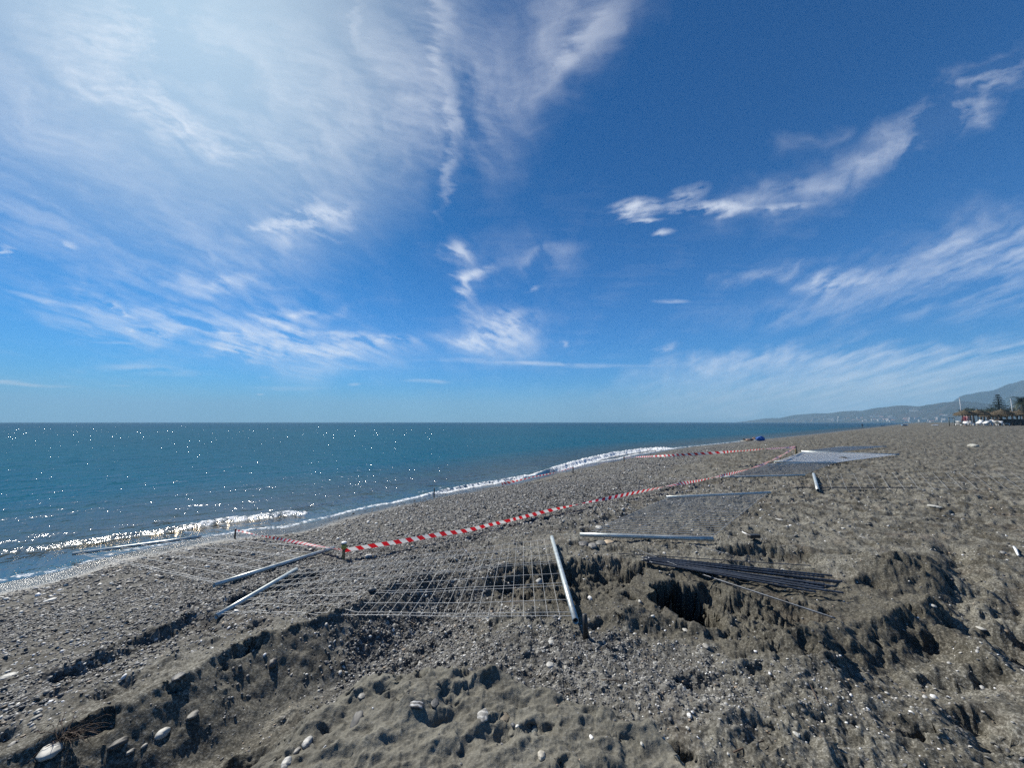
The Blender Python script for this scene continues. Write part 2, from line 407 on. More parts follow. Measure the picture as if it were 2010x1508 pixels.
def ground_z(x, y, full=False):
    """height of the beach; with full=True also the masks used by the materials"""
    x = np.asarray(x, float); y = np.asarray(y, float)
    shp = x.shape; x = x.ravel(); y = y.ravel()
    s, t = st(x, y)
    rr = np.hypot(x, y)
    wob = .35 * gn(s * .25, t * .1, 301) + .12 * gn(s * .9, t * .4, 302)
    tp = t - shore(s) + wob * np.clip(1 - rr / 60, 0, 1)
    z = np.interp(tp, [-400, -60, -20, -5, -1, 0, 1.5, 4, 6.6, 9, 14, 30, 200, 4000], [-12, -4, -2.4, -.6, -.09, 0, .17, .42, .60, .65, .66, .68, .8, 1.0])
    z = z + sst(s, 14, 85) * sst(t, -13, 6) * 1.02
    land = sst(tp, .2, 2.5)
    far = np.clip(1 - rr / 400, 0, 1)
    # broad undulation
    z += land * .045 * fbm(x * .45, y * .45, 21, 3) * far
    rough = sst(tp, 2.5, 6.0)
    nearm = rr < 14
    # masks
    mnd = np.zeros(x.shape); dis = np.zeros(x.shape); exc = np.zeros(x.shape); smooth = np.zeros(x.shape)
    n_j = np.zeros(x.shape)
    idx = np.nonzero(nearm)[0]
    z2 = np.zeros(x.shape)
    if len(idx):
        X, Y = x[idx], y[idx]
        j1 = fbm(X * 5, Y * 5, 41, 3); j2 = fbm(X * 14, Y * 14, 43, 3)
        jx = X + .040 * j1 + .006 * j2; jy = Y + .040 * fbm(X * 5 + 7, Y * 5, 45, 3) + .006 * fbm(X * 14 + 5, Y * 14, 47, 3)
        h = np.zeros(X.shape)
        # trench
        def bank(line, drop, w, rec, ridge=0.0, rw=.25, e0=.04, e1=.06, jag=1.0):
            d, u = pdist(jx, jy, line)
            d = d + jag * .05 * j1 + jag * .010 * j2
            ends = sst(u, 0.0, e0) * (1 - sst(u, 1 - e1, 1.0))
            right = -drop * sst(d, 0, w) * (1 - sst(d, w + .12, rec))
            left = ridge * np.exp(-np.abs(d) / rw) * np.where(d < 0, 1, 1 - sst(d, 0, w))
            return (right + left) * ends, d, u, ends
        hb, d, u, e = bank(CREST, .235, .62, 1.6, .085, .24, .02, .10, .5)
        h += hb
        face = sst(d, 0.01, .05) * (1 - sst(d, .50, .66)) * e
        sd_, td_ = d, u * 7
        h += face * (.011 * gn(td_ * 5.5 + 2.2 * d, d * .9, 51) + .0024 * gn(td_ * 17 + 3 * d, d * 2, 52))
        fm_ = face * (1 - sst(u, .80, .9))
        ov = sst(gn(td_ * 2.6, d * .5, 53), .22, .36)       # bites out of the crest
        h -= ov * .075 * sst(d, -.03, .01) * (1 - sst(d, .02, .13)) * e * (1 - sst(u, .62, .75))
        hb, d, u, e = bank(CREST2, .06, .16, .6, .04, .15, .1, .1, 2); h += hb
        hb, d, u, e = bank(CREST3, .06, .10, .5, .02, .15); h += hb
        d, u = pdist(jx, jy, TYRE); h -= .035 * np.exp(-(d / .10) ** 2) * sst(u, 0, .1) * (1 - sst(u, .85, 1))
        e0m = sst(d0 := pdist(jx, jy, CREST)[0], .55, .8) * (1 - sst(d0, 1.4, 1.9)) * (Y < 4.2)
        # excavated ground on the right
        hb, d, u, e = bank(BANK, .15, .22, 1.15, .03, .15, .12, .06, 2.2); h += hb
        ex = sst(d, -.05, .06) * (1 - sst(d, .75, 1.2)) * e
        hb, d, u, e = bank(BANK4, .16, .28, 1.1, .03, .15, .08, .06, 1.2); h += hb
        ex = np.maximum(ex, sst(d, -.05, .06) * (1 - sst(d, .75, 1.2)) * e)
        hb, d, u, e = bank(BANK2, .10, .15, .45, .02, .15, .1, .1); h += hb
        hb, d, u, e = bank(BANK3, .13, .30, .9, .04, .15, .1, .1, 2); h += hb
        for line, dep, w in RUTS:
            d, u = pdist(jx, jy, line)
            d = d + .06 * j1 + .012 * j2
            h -= dep * np.exp(-(np.abs(d) / (w * 1.35)) ** 2) * (.75 + .9 * j1) * sst(u, 0, .15) * (1 - sst(u, .85, 1))
            h += dep * .25 * np.exp(-((np.abs(d) - w * 2) / w) ** 2) * sst(u, 0, .15) * (1 - sst(u, .85, 1))
        for (c, a, b, hh) in HEAPS:
            q = ((X - c[0]) / a) ** 2 + ((Y - c[1]) / b) ** 2
            h += hh * np.exp(-q)
        # smooth mound the photographer stands on
        md = pdist_poly(jx, jy, MOUND)
        lft = sst(X, -1.0, .1)
        wdt = .34 * (1 - lft) + (.085 + .05 * j1) * lft
        mm = sst(md + .02 * j1, -.02, wdt)
        h += .20 * mm - .05 * sst(md, -.25, -.02) * (1 - sst(md, -.02, .05)) * lft
        for line, hh, w in RIDGES:
            d, u = pdist(jx, jy, line); d = d + .03 * j1
            h += hh * np.where(d > 0, np.exp(-(d / (w * .7)) ** 2), np.exp(-(d / (w * 2.2)) ** 2)) * sst(u, 0, .2) * (1 - sst(u, .8, 1))
        # lumpy clods
        rgt = sst(X, .8, 1.6) * (1 - sst(Y, 5.6, 6.6))
        exm = np.clip(ex + .45 * rgt * sst(gn(X * .9, Y * .9, 61) + .25, 0, .5) * (1 - mm), 0, 1)
        cl = -(ridged(X * 3.0 + .3 * j1, Y * 3.0, 63, 3) * .060 + ridged(X * 8 + .4 * j2, Y * 8, 65, 3) * .034) + .05
        w1, c1 = worley(X * 9 + j1, Y * 9, 67); w2, c2 = worley(X * 22, Y * 22, 69)
        cl += .022 * (1 - sst(w1, 0, .6)) * (c1 > .45) + .012 * (1 - sst(w2, 0, .6)) * (c2 > .3)
        h += exm * cl
        for (c, a, b, hh, w) in PITS:
            dx, dy = (jx - c[0]), (jy - c[1])
            q = np.hypot(dx / a, dy / b) * .5 * (a + b)
            w = w if hh > .5 else w * 2.0 + .02
            rad = .5 * (a + b) + .006 * j2 + .015 * j1
            h -= hh * (1 - sst(q, rad - w, rad))
            h += .05 * hh * np.exp(-((q - rad - .03) / .04) ** 2)
        # footprints
        w3, c3 = worley(X * 2.1 + .3 * j1, Y * 2.1, 71, .8)
        fp = (c3 > .45) * (1 - mm * .6)
        fp = fp * (1 - fm_)
        h -= fp * .035 * (1 - sst(w3, .13, .27)) * land[idx] * rough[idx]
        h += fp * .012 * np.exp(-((w3 - .30) / .06) ** 2) * rough[idx]
        # mound ripples: soft wind-worn dips with crisp lips
        r1 = ridged(X * 2.6 + .4 * j1, Y * 4.4 + .3 * j1, 73, 2)
        r2 = gn(X * 6 + j1 * .6, Y * 8, 75)
        w5, c5 = worley(X * 4.0 + .5 * j1, Y * 5.0 + .4 * j2, 77, .9)
        fa = (X * FD[0] + Y * FD[1]); fb = (-X * FD[1] + Y * FD[0])
        lm = sst(-X, -.2, .5) * mm + sst(-X, .1, .8) * (1 - mm) * e0m
        h += lm * .030 * (ridged(fa * 1.1 + .2 * j1, fb * 4.6 + .35 * j1, 79, 2) - .3)
        h += mm * (.040 * r1 + .015 * r2 + .008 * j2 + .008 * ridged(X * 13 + j1, Y * 19 + j1, 74, 2) - .026 * (1 - sst(w5, .12, .34)) * (c5 > .62))
        z2[idx] = h
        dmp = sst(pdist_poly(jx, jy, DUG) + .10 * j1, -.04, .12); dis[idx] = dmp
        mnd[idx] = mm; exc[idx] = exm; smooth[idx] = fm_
        n_j[idx] = j2
    z += z2
    # general rough sand: trampled lumps
    k = rough * (1 - .85 * mnd) * (1 - .5 * exc) * far * (1 - .9 * smooth)
    wx = .5 * gn(x * 1.1, y * 1.1, 81)
    band = sst(tp, 5.5, 8)
    fr = sst(rr, 5, 14)
    z += k * ((.024 + .036 * fr) * (ridged(x * 1.3 + wx, y * 1.3, 83, 3) - .3) + (.016 + .050 * band * (.45 + fr)) * ridged(x * 3.4 + wx, y * 3.4 - wx, 85, 3)) 
    m = (rr < 40); i2 = np.nonzero(m)[0]
    if len(i2):
        X, Y = x[i2], y[i2]
        q = .017 * ridged(X * 8.5, Y * 8.5, 87, 2) * (.35 + .65 * rough[i2]) * land[i2]
        z[i2] += q * (1 - .8 * mnd[i2]) * (1 - .85 * smooth[i2])
    i3 = np.nonzero(rr < 16)[0]
    if len(i3):
        X, Y = x[i3], y[i3]
        q = .0075 * fbm(X * 24, Y * 24, 89, 3) + .0030 * fbm(X * 70, Y * 70, 91, 2)
        z[i3] += q * (1 - .55 * mnd[i3]) * land[i3]
    # pebble berm bumps
    grav = np.zeros(x.shape)
    gz = sst(tp, .9, 1.6) * (1 - sst(tp + 1.2 * gn(s * .3, t * .5, 93), 4.6, 6.6))
    gz = gz * (1 - .55 * sst(s, 3.5, 9) * (1 - sst(tp, 1.6, 2.8)))
    grav = np.clip(gz * (.75 + .6 * gn(s * .7, t * 1.2, 95)), 0, 1)
    def spot(px, py, rx, ry, w):
        c = g2(px, py); return w * np.exp(-((x - c[0]) / rx) ** 2 - ((y - c[1]) / ry) ** 2)
    g2_ = spot(700, 1080, .9, .8, .8) + spot(830, 1180, .55, .9, .95) + spot(780, 1250, .35, .35, 1.) + spot(900, 1150, .5, .9, .7) + spot(1250, 1280, .8, .35, .75) \
        + spot(1080, 1240, .6, .4, .55) + spot(1560, 1380, .8, .35, .45) + spot(1200, 1370, .7, .35, .6) + spot(640, 1130, .9, .7, .7) + spot(980, 1330, .4, .35, .45) + spot(1000, 980, 2.6, 2.2, .8) + spot(1170, 950, 3, 2.6, .8)
    g2_ = np.where(rr < 30, g2_, 0) * (1 - mnd) * (1 - .8 * exc) * (1 - .8 * dis)
    grav = np.clip(grav + g2_ * (.8 + .5 * gn(x * 2.2, y * 2.2, 97)), 0, 1)
    i4 = np.nonzero((rr < 22) & (grav > .02))[0]
    if len(i4):
        X, Y = x[i4], y[i4]
        w, c = worley(X * 17, Y * 17, 99)
        z[i4] += .011 * grav[i4] * (1 - sst(w, 0, .62)) * (.4 + .8 * c)
    wet = (1 - sst(tp + .35 * gn(s * .8, t, 103), .6, 1.6))
    z = z.reshape(shp)
    if full:
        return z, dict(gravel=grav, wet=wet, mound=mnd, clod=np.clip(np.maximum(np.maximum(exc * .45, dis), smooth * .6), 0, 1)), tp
    return z

def hit(px, py, h=0.0, rmax=400):
    """point where the view ray through a photo pixel meets the ground (raised by h)"""
    d = pix_dir(px, py); hr = math.hypot(d[0], d[1])
    k = np.geomspace(.8, rmax, 700) / hr
    P = d[None, :] * k[:, None]
    zz = CAM_Z + P[:, 2]; gz = np.maximum(ground_z(P[:, 0], P[:, 1]), -.02) + h
    b = np.nonzero(zz < gz)[0]
    if not len(b): return Vector((P[-1, 0], P[-1, 1], float(gz[-1] - h)))
    i = b[0]
    if i == 0: i = 1
    lo, hi = k[i - 1], k[i]
    kk = np.linspace(lo, hi, 40); P = d[None, :] * kk[:, None]
    zz = CAM_Z + P[:, 2]; gz = np.maximum(ground_z(P[:, 0], P[:, 1]), -.02) + h
    b = np.nonzero(zz < gz)[0]; i = b[0] if len(b) else -1
    return Vector((P[i, 0], P[i, 1], float(gz[i])))
def gz1(x, y): return float(max(ground_z(np.array([x]), np.array([y]))[0], -.02))

def ground_material():
    m, g = new_mat("beach_sand")
    out = g.n('ShaderNodeOutputMaterial'); b = g.n('ShaderNodeBsdfPrincipled'); g.link(b.outputs[0], out.inputs[0])
    tc = g.n('ShaderNodeTexCoord').outputs['Object']
    def attr(n): return g.n('ShaderNodeAttribute', attribute_name=n).outputs['Fac']
    gr, wet, mo, cl = attr('gravel'), attr('wet'), attr('mound'), attr('clod')
    big = g.noise(tc, .9, 5, .6); mid = g.noise(tc, 6, 5, .6); grain = g.noise(tc, 260, 3, .7); spk = g.noise(tc, 70, 4, .7)
    base = g.mix(g.mrange(big, .35, .65, 0, 1), c4((.094, .089, .071)), c4((.140, .134, .110)))
    base = g.mix(g.mrange(mid, .45, .7, 0, .55), base, c4((.036, .033, .026)))
    moi = g.mrange(mo, 0, 1, 1, .35)
    base = g.mix(g.math('MULTIPLY', g.mrange(spk, .51, .64, 0, .85), moi), base, c4((.30, .29, .255)))
    base = g.mix(g.math('MULTIPLY', g.mrange(spk, .47, .36, 0, .75), moi), base, c4((.020, .018, .015)))
    rust = g.noise(g.mapping(tc, (9, 3, 0)), 1.6, 4, .6)
    base = g.mix(g.mrange(rust, .56, .72, 0, .35), base, c4((.09, .058, .040)))
    base = g.mix(g.mrange(grain, .3, .7, 0.0, .45), base, g.mix(1.0, base, c4((1.5, 1.5, 1.5)), 'MULTIPLY'))
    damp_shade = g.noise(g.mapping(tc, (5, 9, 2)), 3.2, 7, .74)  # damp mottling that also paints shadow streaks between the sand lumps
    dm = g.math('MULTIPLY', g.mrange(damp_shade, .45, .57, 0, g.mrange(g.vmath('LENGTH', tc), 3, 9, .70, 1.0)), g.mrange(mo, 0, 1, 1, .25))
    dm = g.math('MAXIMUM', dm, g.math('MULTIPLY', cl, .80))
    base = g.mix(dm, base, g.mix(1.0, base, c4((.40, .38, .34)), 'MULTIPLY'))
    # pebble bed colours
    vo = g.n('ShaderNodeTexVoronoi'); g.link(tc, vo.inputs['Vector']); vo.inputs['Scale'].default_value = 26
    vo2 = g.n('ShaderNodeTexVoronoi'); g.link(tc, vo2.inputs['Vector']); vo2.inputs['Scale'].default_value = 55
    s1 = g.n('ShaderNodeSeparateColor'); g.link(vo.outputs['Color'], s1.inputs[0])
    s2 = g.n('ShaderNodeSeparateColor'); g.link(vo2.outputs['Color'], s2.inputs[0])
    ramp = g.n('ShaderNodeValToRGB'); g.link(g.math('ADD', g.math('MULTIPLY', s1.outputs[0], .6), g.math('MULTIPLY', s2.outputs[0], .4)), ramp.inputs[0])
    e = ramp.color_ramp.elements
    e[0].position = .12; e[0].color = (.020, .020, .021, 1); e[1].position = .93; e[1].color = (.46, .455, .43, 1)
    for p, c in ((.35, (.052, .052, .052, 1)), (.6, (.105, .103, .097, 1)), (.8, (.19, .187, .175, 1))):
        k = e.new(p); k.color = c
    col = g.mix(g.math('MULTIPLY', gr, .85), base, ramp.outputs[0])
    col = g.mix(g.math('MULTIPLY', wet, .8), col, g.mix(1.0, col, c4((.42, .42, .42)), 'MULTIPLY'))
    g.link(col, b.inputs['Base Color'])
    g.link(g.mrange(wet, 0, 1, .92, .22), b.inputs['Roughness'])
    b.inputs['Specular IOR Level'].default_value = .35
    # bump
    h = g.math('ADD', g.math('MULTIPLY', grain, .0016), g.math('MULTIPLY', spk, .005))
    pb = g.math('MULTIPLY', g.math('MULTIPLY', g.mrange(vo.outputs['Distance'], 0, .6, 1, 0), .010), gr)
    pb2 = g.math('MULTIPLY', g.math('MULTIPLY', g.mrange(vo2.outputs['Distance'], 0, .6, 1, 0), .005), gr)
    far = g.math('ADD', g.math('MULTIPLY', mid, .06), g.math('MULTIPLY', g.noise(tc, 2.2, 5, .6), .13))
    cam_r = g.vmath('LENGTH', tc)
    far = g.math('MULTIPLY', far, g.mrange(cam_r, 6, 34, 0.0, 1.7))
    h = g.math('ADD', g.math('ADD', h, far), g.math('ADD', pb, pb2))
    bp = g.n('ShaderNodeBump'); bp.inputs['Distance'].default_value = 1.0; bp.inputs['Strength'].default_value = .9
    g.link(h, bp.inputs['Height']); g.link(bp.outputs[0], b.inputs['Normal'])
    return m

def make_ground():
    th = np.concatenate([np.radians(np.linspace(-61, 61, 1650)), np.radians(np.linspace(64, 296, 70))])
    r = [.02, .3, .6, .85, 1.0, 1.12]
    while r[-1] < 5400:
        q = r[-1]
        r.append(q * (1 + min(.0034 + max(q - 1.8, 0) * .00062, .019 if q < 160 else .07)))
    r = np.array(r)
    TH, RR = np.meshgrid(th, r)
    x = (RR * np.sin(TH)).ravel(); y = (RR * np.cos(TH)).ravel()
    z, msk, tp = ground_z(x, y, True)
    # the far lip of the hole leans out over it
    c, a_, b_, hh, w_ = PITS[0]
    dx, dy = x - c[0], y - c[1]; q = np.hypot(dx / a_, dy / b_) * .5 * (a_ + b_); rad = .5 * (a_ + b_)
    top = sst(z, .28, .42) * np.where(q > rad - .06, np.exp(-np.maximum(q - rad, 0) / .22), 0) * sst((-dx * .55 + dy * .83) / np.maximum(np.hypot(dx, dy), .01), -.25, .35) * (q < 1.6)
    jn_ = 1 + .5 * gn(x * 7, y * 7, 555)
    x = x + top * .05 * jn_; y = y - top * .12 * jn_; z = z - top * .02
    # crumbly steep sides: shove the surface sideways with height
    nr_ = np.nonzero(np.hypot(x, y) < 9)[0]; st_ = np.zeros(x.shape)
    X, Y = np.meshgrid(th, r)[1].ravel()[nr_] * np.sin(np.tile(th, len(r))[nr_]), np.meshgrid(th, r)[1].ravel()[nr_] * np.cos(np.tile(th, len(r))[nr_])
    z0_ = ground_z(X, Y); sl = np.hypot(ground_z(X + .02, Y) - z0_, ground_z(X, Y + .02) - z0_) / .02
    st_[nr_] = sst(sl, .8, 1.7)
    a = .030 * st_
    x1 = x + a * (gn(y * 13 + 5, z * 17, 561) + .5 * gn(y * 31, z * 37, 563)); y1 = y + a * (gn(x * 13, z * 17 + 3, 565) + .5 * gn(x * 31, z * 37, 567))
    x, y = x1, y1
    f = grid_faces(len(r), len(th), True)
    keep = tp[f].max(1) > -30
    print('ground verts', len(x), 'rows', len(r))
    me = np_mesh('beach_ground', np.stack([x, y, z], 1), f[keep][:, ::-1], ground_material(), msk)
    tag(link_mesh('beach_ground', me), kind='structure')
    # deeper seabed
make_ground()

# ================================================================ the sea
WAVES = [  # crest lines: pixel polyline, height, width, foam start, foam amount
    (gl([(-60, 1092), (60, 1076), (200, 1057), (330, 1039), (450, 1020), (560, 1008), (620, 1003)], .05), .075, .16, .42, 1.0),
    (gl([(-60, 1068), (120, 1040), (300, 1022), (480, 1003), (640, 984), (760, 966)], .05), .03, .30, 2, 0),
    (gl([(-80, 1028), (150, 1003), (380, 990), (560, 975)], .05), .02, .35, 2, 0),
    (gl([(820, 975), (900, 957), (980, 944), (1045, 932)], .03), .05, .14, .05, .8),
    (gl([(1030, 938), (1090, 922), (1150, 905), (1200, 893), (1260, 884), (1330, 879)], .06), .16, .24, .05, 2.6),
]
def sea_z(x, y):
    s, t = st(x, y); rr = np.hypot(x, y)
    wob = .35 * gn(s * .25, t * .1, 301) + .12 * gn(s * .9, t * .4, 302)
    tp = t - shore(s) + wob * np.clip(1 - rr / 60, 0, 1)
    dep = sst(-tp, .2, 3.0)
    foam = np.zeros(x.shape); z = np.zeros(x.shape)
    wx = .8 * gn(s * .3, t * .3, 401)
    fade = np.clip(1 - rr / 3000, 0, 1)
    z += dep * fade * (.035 * gn(t * .45 + wx, s * .16, 403) + .030 * ridged(t * 1.1 + wx, s * .4, 405, 2) - .01)
    i = np.nonzero(rr < 120)[0]; a, b = s[i], t[i]
    near = np.clip(1 - rr[i] / 120, 0, 1)
    z[i] += near * (.6 + .4 * dep[i]) * (.010 * gn(b * 3.2 + wx[i], a * 1.5, 407) + .007 * ridged(b * 5.5, a * 3.0 + wx[i], 409, 2))
    i = np.nonzero(rr < 40)[0]; a, b = s[i], t[i]
    z[i] += (.35 + .65 * dep[i]) * .0035 * fbm(b * 12, a * 7, 411, 2)
    i = np.nonzero((rr < 60))[0]
    X, Y = x[i], y[i]
    jn = fbm(X * 1.6, Y * 1.6, 413, 3); jf = fbm(X * 7, Y * 7, 415, 3)
    for (line, h, w, f0, fa) in WAVES:
        d, u = pdist(X, Y, line); d = d + .14 * jn
        e = sst(u, 0, .12) * (1 - sst(u, .88, 1))
        prof = np.exp(-(np.where(d > 0, d / (w * .55), d / (w * 1.6))) ** 2)
        z[i] += h * prof * e
        if fa:
            ff = np.exp(-((d - w * .15) / (w * 1.35)) ** 2) * sst(u, f0, f0 + .18) * (1 - sst(u, .93, 1)) * fa
            z[i] += .035 * ff * (.5 + jf)
            foam[i] = np.maximum(foam[i], ff * (.62 + 1.3 * jf))
    # lace at the very edge
    ed = np.exp(-((tp + .12 + .10 * gn(s * 1.3, t, 417)) / .13) ** 2)
    ed2 = np.exp(-((tp + .75 + .3 * gn(s * .6, t * .3, 419)) / .16) ** 2)
    m = (rr < 60)
    jj = np.zeros(x.shape); jj[i] = jf
    foam = np.maximum(foam, m * ed * (.85 + .9 * jj) * (.55 + .45 * sst(s, 0, 8)))
    foam = np.maximum(foam, m * ed2 * (.25 + .9 * jj) * sst(gn(s * .5, 0 * s, 421), -.1, .3) * .8)
    return z, foam, tp

def sea_material():
    m, g = new_mat("sea_water")
    out = g.n('ShaderNodeOutputMaterial')
    def attr(n): return g.n('ShaderNodeAttribute', attribute_name=n).outputs['Fac']
    foam, dep = attr('foam'), attr('depth')
    tc = g.n('ShaderNodeTexCoord').outputs['Object']
    rt = g.mapping(tc, (0, 0, 0), (0, 0, -(R(90) - AZ) * -1), (1, 1, 1))
    st1 = g.mapping(rt, (0, 0, 0), (0, 0, 0), (.35, 1, 1))
    n1 = g.noise(st1, .9, 6, .62); n2 = g.noise(g.mapping(rt, (3, 1, 0), (0, 0, R(25)), (.5, 1, 1)), 5.5, 4, .6); n3 = g.noise(st1, .05, 4, .6)
    cam_r = g.vmath('LENGTH', tc)
    deep = g.mix(g.mrange(cam_r, 30, 400, 0, 1), c4((.002, .066, .098)), c4((.002, .040, .086)))
    deep = g.mix(g.mrange(n3, .4, .62, 0, .5), deep, c4((.004, .045, .07)))
    col = g.mix(g.mrange(dep, 0.0, 1.1, 1, 0), deep, c4((.052, .056, .046)))
    fn = g.noise(tc, 16, 6, .75)
    fm = g.math('MULTIPLY', foam, g.mrange(fn, .40, .60, .0, 1.7), clamp=True)
    fm = g.mrange(fm, .25, .60, 0, 1)
    h = g.math('ADD', g.math('MULTIPLY', n1, g.mrange(cam_r, 10, 120, .22, .50)), g.math('MULTIPLY', n2, g.mrange(cam_r, 6, 60, .034, .06)))
    h = g.math('MULTIPLY', h, g.mrange(dep, 0, .25, .45, 1))
    bp = g.n('ShaderNodeBump'); bp.inputs['Distance'].default_value = 1.0; bp.inputs['Strength'].default_value = 1.0
    g.link(h, bp.inputs['Height'])
    tr = g.n('ShaderNodeBsdfTransparent'); tr.inputs[0].default_value = (.80, .86, .86, 1)
    mx = g.n('ShaderNodeMixShader')
    gls = g.n('ShaderNodeBsdfGlossy'); gls.inputs[0].default_value = (.50, .46, .40, 1); gls.inputs['Roughness'].default_value = .06; g.link(bp.outputs[0], gls.inputs['Normal'])
    fr = g.n('ShaderNodeFresnel'); fr.inputs[0].default_value = 1.333; g.link(bp.outputs[0], fr.inputs['Normal'])
    thin = g.n('ShaderNodeMixShader'); g.link(fr.outputs[0], thin.inputs[0]); g.link(tr.outputs[0], thin.inputs[1]); g.link(gls.outputs[0], thin.inputs[2])
    a = g.math('MAXIMUM', g.mrange(dep, .01, .35, 0, 1, smooth=True), fm)
    body = g.n('ShaderNodeBsdfDiffuse'); g.link(g.mix(fm, col, c4((.80, .82, .83))), body.inputs[0]); g.link(bp.outputs[0], body.inputs['Normal'])
    g2_ = g.n('ShaderNodeBsdfGlossy'); g2_.inputs['Roughness'].default_value = .05; g2_.inputs[0].default_value = (.95, .97, 1, 1); g.link(bp.outputs[0], g2_.inputs['Normal'])
    b2 = g.n('ShaderNodeMixShader'); g.link(g.math('MULTIPLY', g.math('MULTIPLY', fr.outputs[0], .25), g.math('SUBTRACT', 1.0, fm)), b2.inputs[0]); g.link(body.outputs[0], b2.inputs[1]); g.link(g2_.outputs[0], b2.inputs[2])
    g.link(a, mx.inputs[0]); g.link(thin.outputs[0], mx.inputs[1]); g.link(b2.outputs[0], mx.inputs[2])
    g.link(mx.outputs[0], out.inputs[0])
    return m

def make_sea():
    th = np.concatenate([np.radians(np.linspace(-150, -62, 40)), np.radians(np.linspace(-60, 58, 1150))])
    r = [5.0]
    while r[-1] < 5300:
        q = r[-1]
        r.append(q * (1 + min(.0034 + max(q - 6, 0) * .00022, .014) if q < 250 else q * 1.07 / q))
    r = np.array(r); TH, RR = np.meshgrid(th, r)
    x = (RR * np.sin(TH)).ravel(); y = (RR * np.cos(TH)).ravel()
    z, foam, tp = sea_z(x, y)
    gzv = ground_z(x, y)
    dep = np.where(tp < -25, 3, np.maximum(z - gzv, 0))
    f = grid_faces(len(r), len(th))
    keep = (z - gzv)[f].max(1) > -.02
    print('sea verts', len(x), 'rows', len(r))
    me = np_mesh('sea', np.stack([x, y, z], 1), f[keep][:, ::-1], sea_material(), {'foam': foam, 'depth': dep})
    tag(link_mesh('sea', me), kind='structure')
make_sea()

# ================================================================ materials for objects
def simple(name, col, rough=.6, metal=0.0, var=.0, scale=20, bump=0.0, spec=None, col2=None):
    m, g = new_mat(name)
    out = g.n('ShaderNodeOutputMaterial'); b = g.n('ShaderNodeBsdfPrincipled'); g.link(b.outputs[0], out.inputs[0])
    tc = g.n('ShaderNodeTexCoord').outputs['Object']
    n = g.noise(tc, scale, 4, .6)
    c2 = col2 or tuple(max(0, c * (1 - var)) for c in col)
    g.link(g.mix(g.mrange(n, .35, .65, 0, 1), c4(col), c4(c2)), b.inputs['Base Color'])
    b.inputs['Roughness'].default_value = rough; b.inputs['Metallic'].default_value = metal
    if spec is not None: b.inputs['Specular IOR Level'].default_value = spec
    if bump:
        bp = g.n('ShaderNodeBump'); bp.inputs['Distance'].default_value = bump
        g.link(n, bp.inputs['Height']); g.link(bp.outputs[0], b.inputs['Normal'])
    return m
M = {}
M['galv'] = simple('galvanised_steel', (.56, .60, .58), .40, .45, .35, 14)
M['wire'] = simple('galvanised_wire', (.52, .52, .50), .5, .3, .3, 30)
M['hole_shade'] = simple('pipe_inside_shade', (.02, .02, .02), .9)
M['rebar'] = simple('dark_steel_rebar', (.085, .10, .125), .42, .35, .5, 9, col2=(.05, .055, .065))
M['wood'] = simple('weathered_wood', (.30, .23, .12), .8, 0, .5, 30, .002)
M['wood_dark'] = simple('dark_wood', (.05, .04, .035), .85, 0, .4, 30)
M['yellow'] = simple('mustard_plastic', (.42, .36, .08), .45)
M['white'] = simple('white_plastic_and_glint', (.78, .78, .76), .45, 0, .08)
M['black'] = simple('black_plastic', (.02, .02, .02), .5)
M['twig'] = simple('dry_root', (.10, .065, .045), .85, 0, .6, 40)
M['straw'] = simple('straw_thatch', (.13, .105, .065), .9, 0, .6, 3, col2=(.06, .045, .03))
M['pole_wood'] = simple('pole_wood', (.10, .075, .055), .85, 0, .3)
M['leaf'] = simple('dark_foliage', (.022, .040, .020), .7, 0, .6, 1.5)
M['palm_leaf'] = simple('palm_foliage', (.030, .048, .022), .6, 0, .5, 1.5)
M['bark'] = simple('bark', (.09, .07, .055), .9, 0, .4)
M['lamp_white'] = simple('pale_painted_metal', (.42, .44, .46), .5)
M['goal'] = simple('dark_green_metal', (.03, .05, .05), .5)
M['skin'] = simple('skin', (.42, .26, .18), .55)
M['skin_dark'] = simple('tanned_skin', (.25, .14, .09), .55)
M['navy'] = simple('dark_cloth', (.02, .025, .04), .9)
M['maroon'] = simple('maroon_cloth', (.14, .02, .04), .9)
M['pink'] = simple('pink_cloth', (.50, .26, .26), .9)
M['hair'] = simple('dark_hair', (.02, .015, .012), .7)
M['blue'] = simple('blue_cloth', (.02, .12, .42), .7)
M['boat_blue'] = simple('faded_blue_paint', (.10, .22, .36), .5)
M['boat_hull'] = simple('white_hull_paint', (.72, .74, .75), .4)
M['towel'] = simple('sand_coloured_towel', (.40, .33, .22), .9)
M['wall'] = simple('white_render_wall', (.36, .35, .34), .9, 0, .1, .2)
M['roof'] = simple('clay_roof', (.30, .15, .10), .9)
M['glass_dark'] = simple('window_glass', (.05, .06, .08), .2)
M['ship'] = simple('ship_hull_paint', (.06, .07, .09), .6)
M['paper'] = simple('white_sheet', (.30, .30, .285), .6)

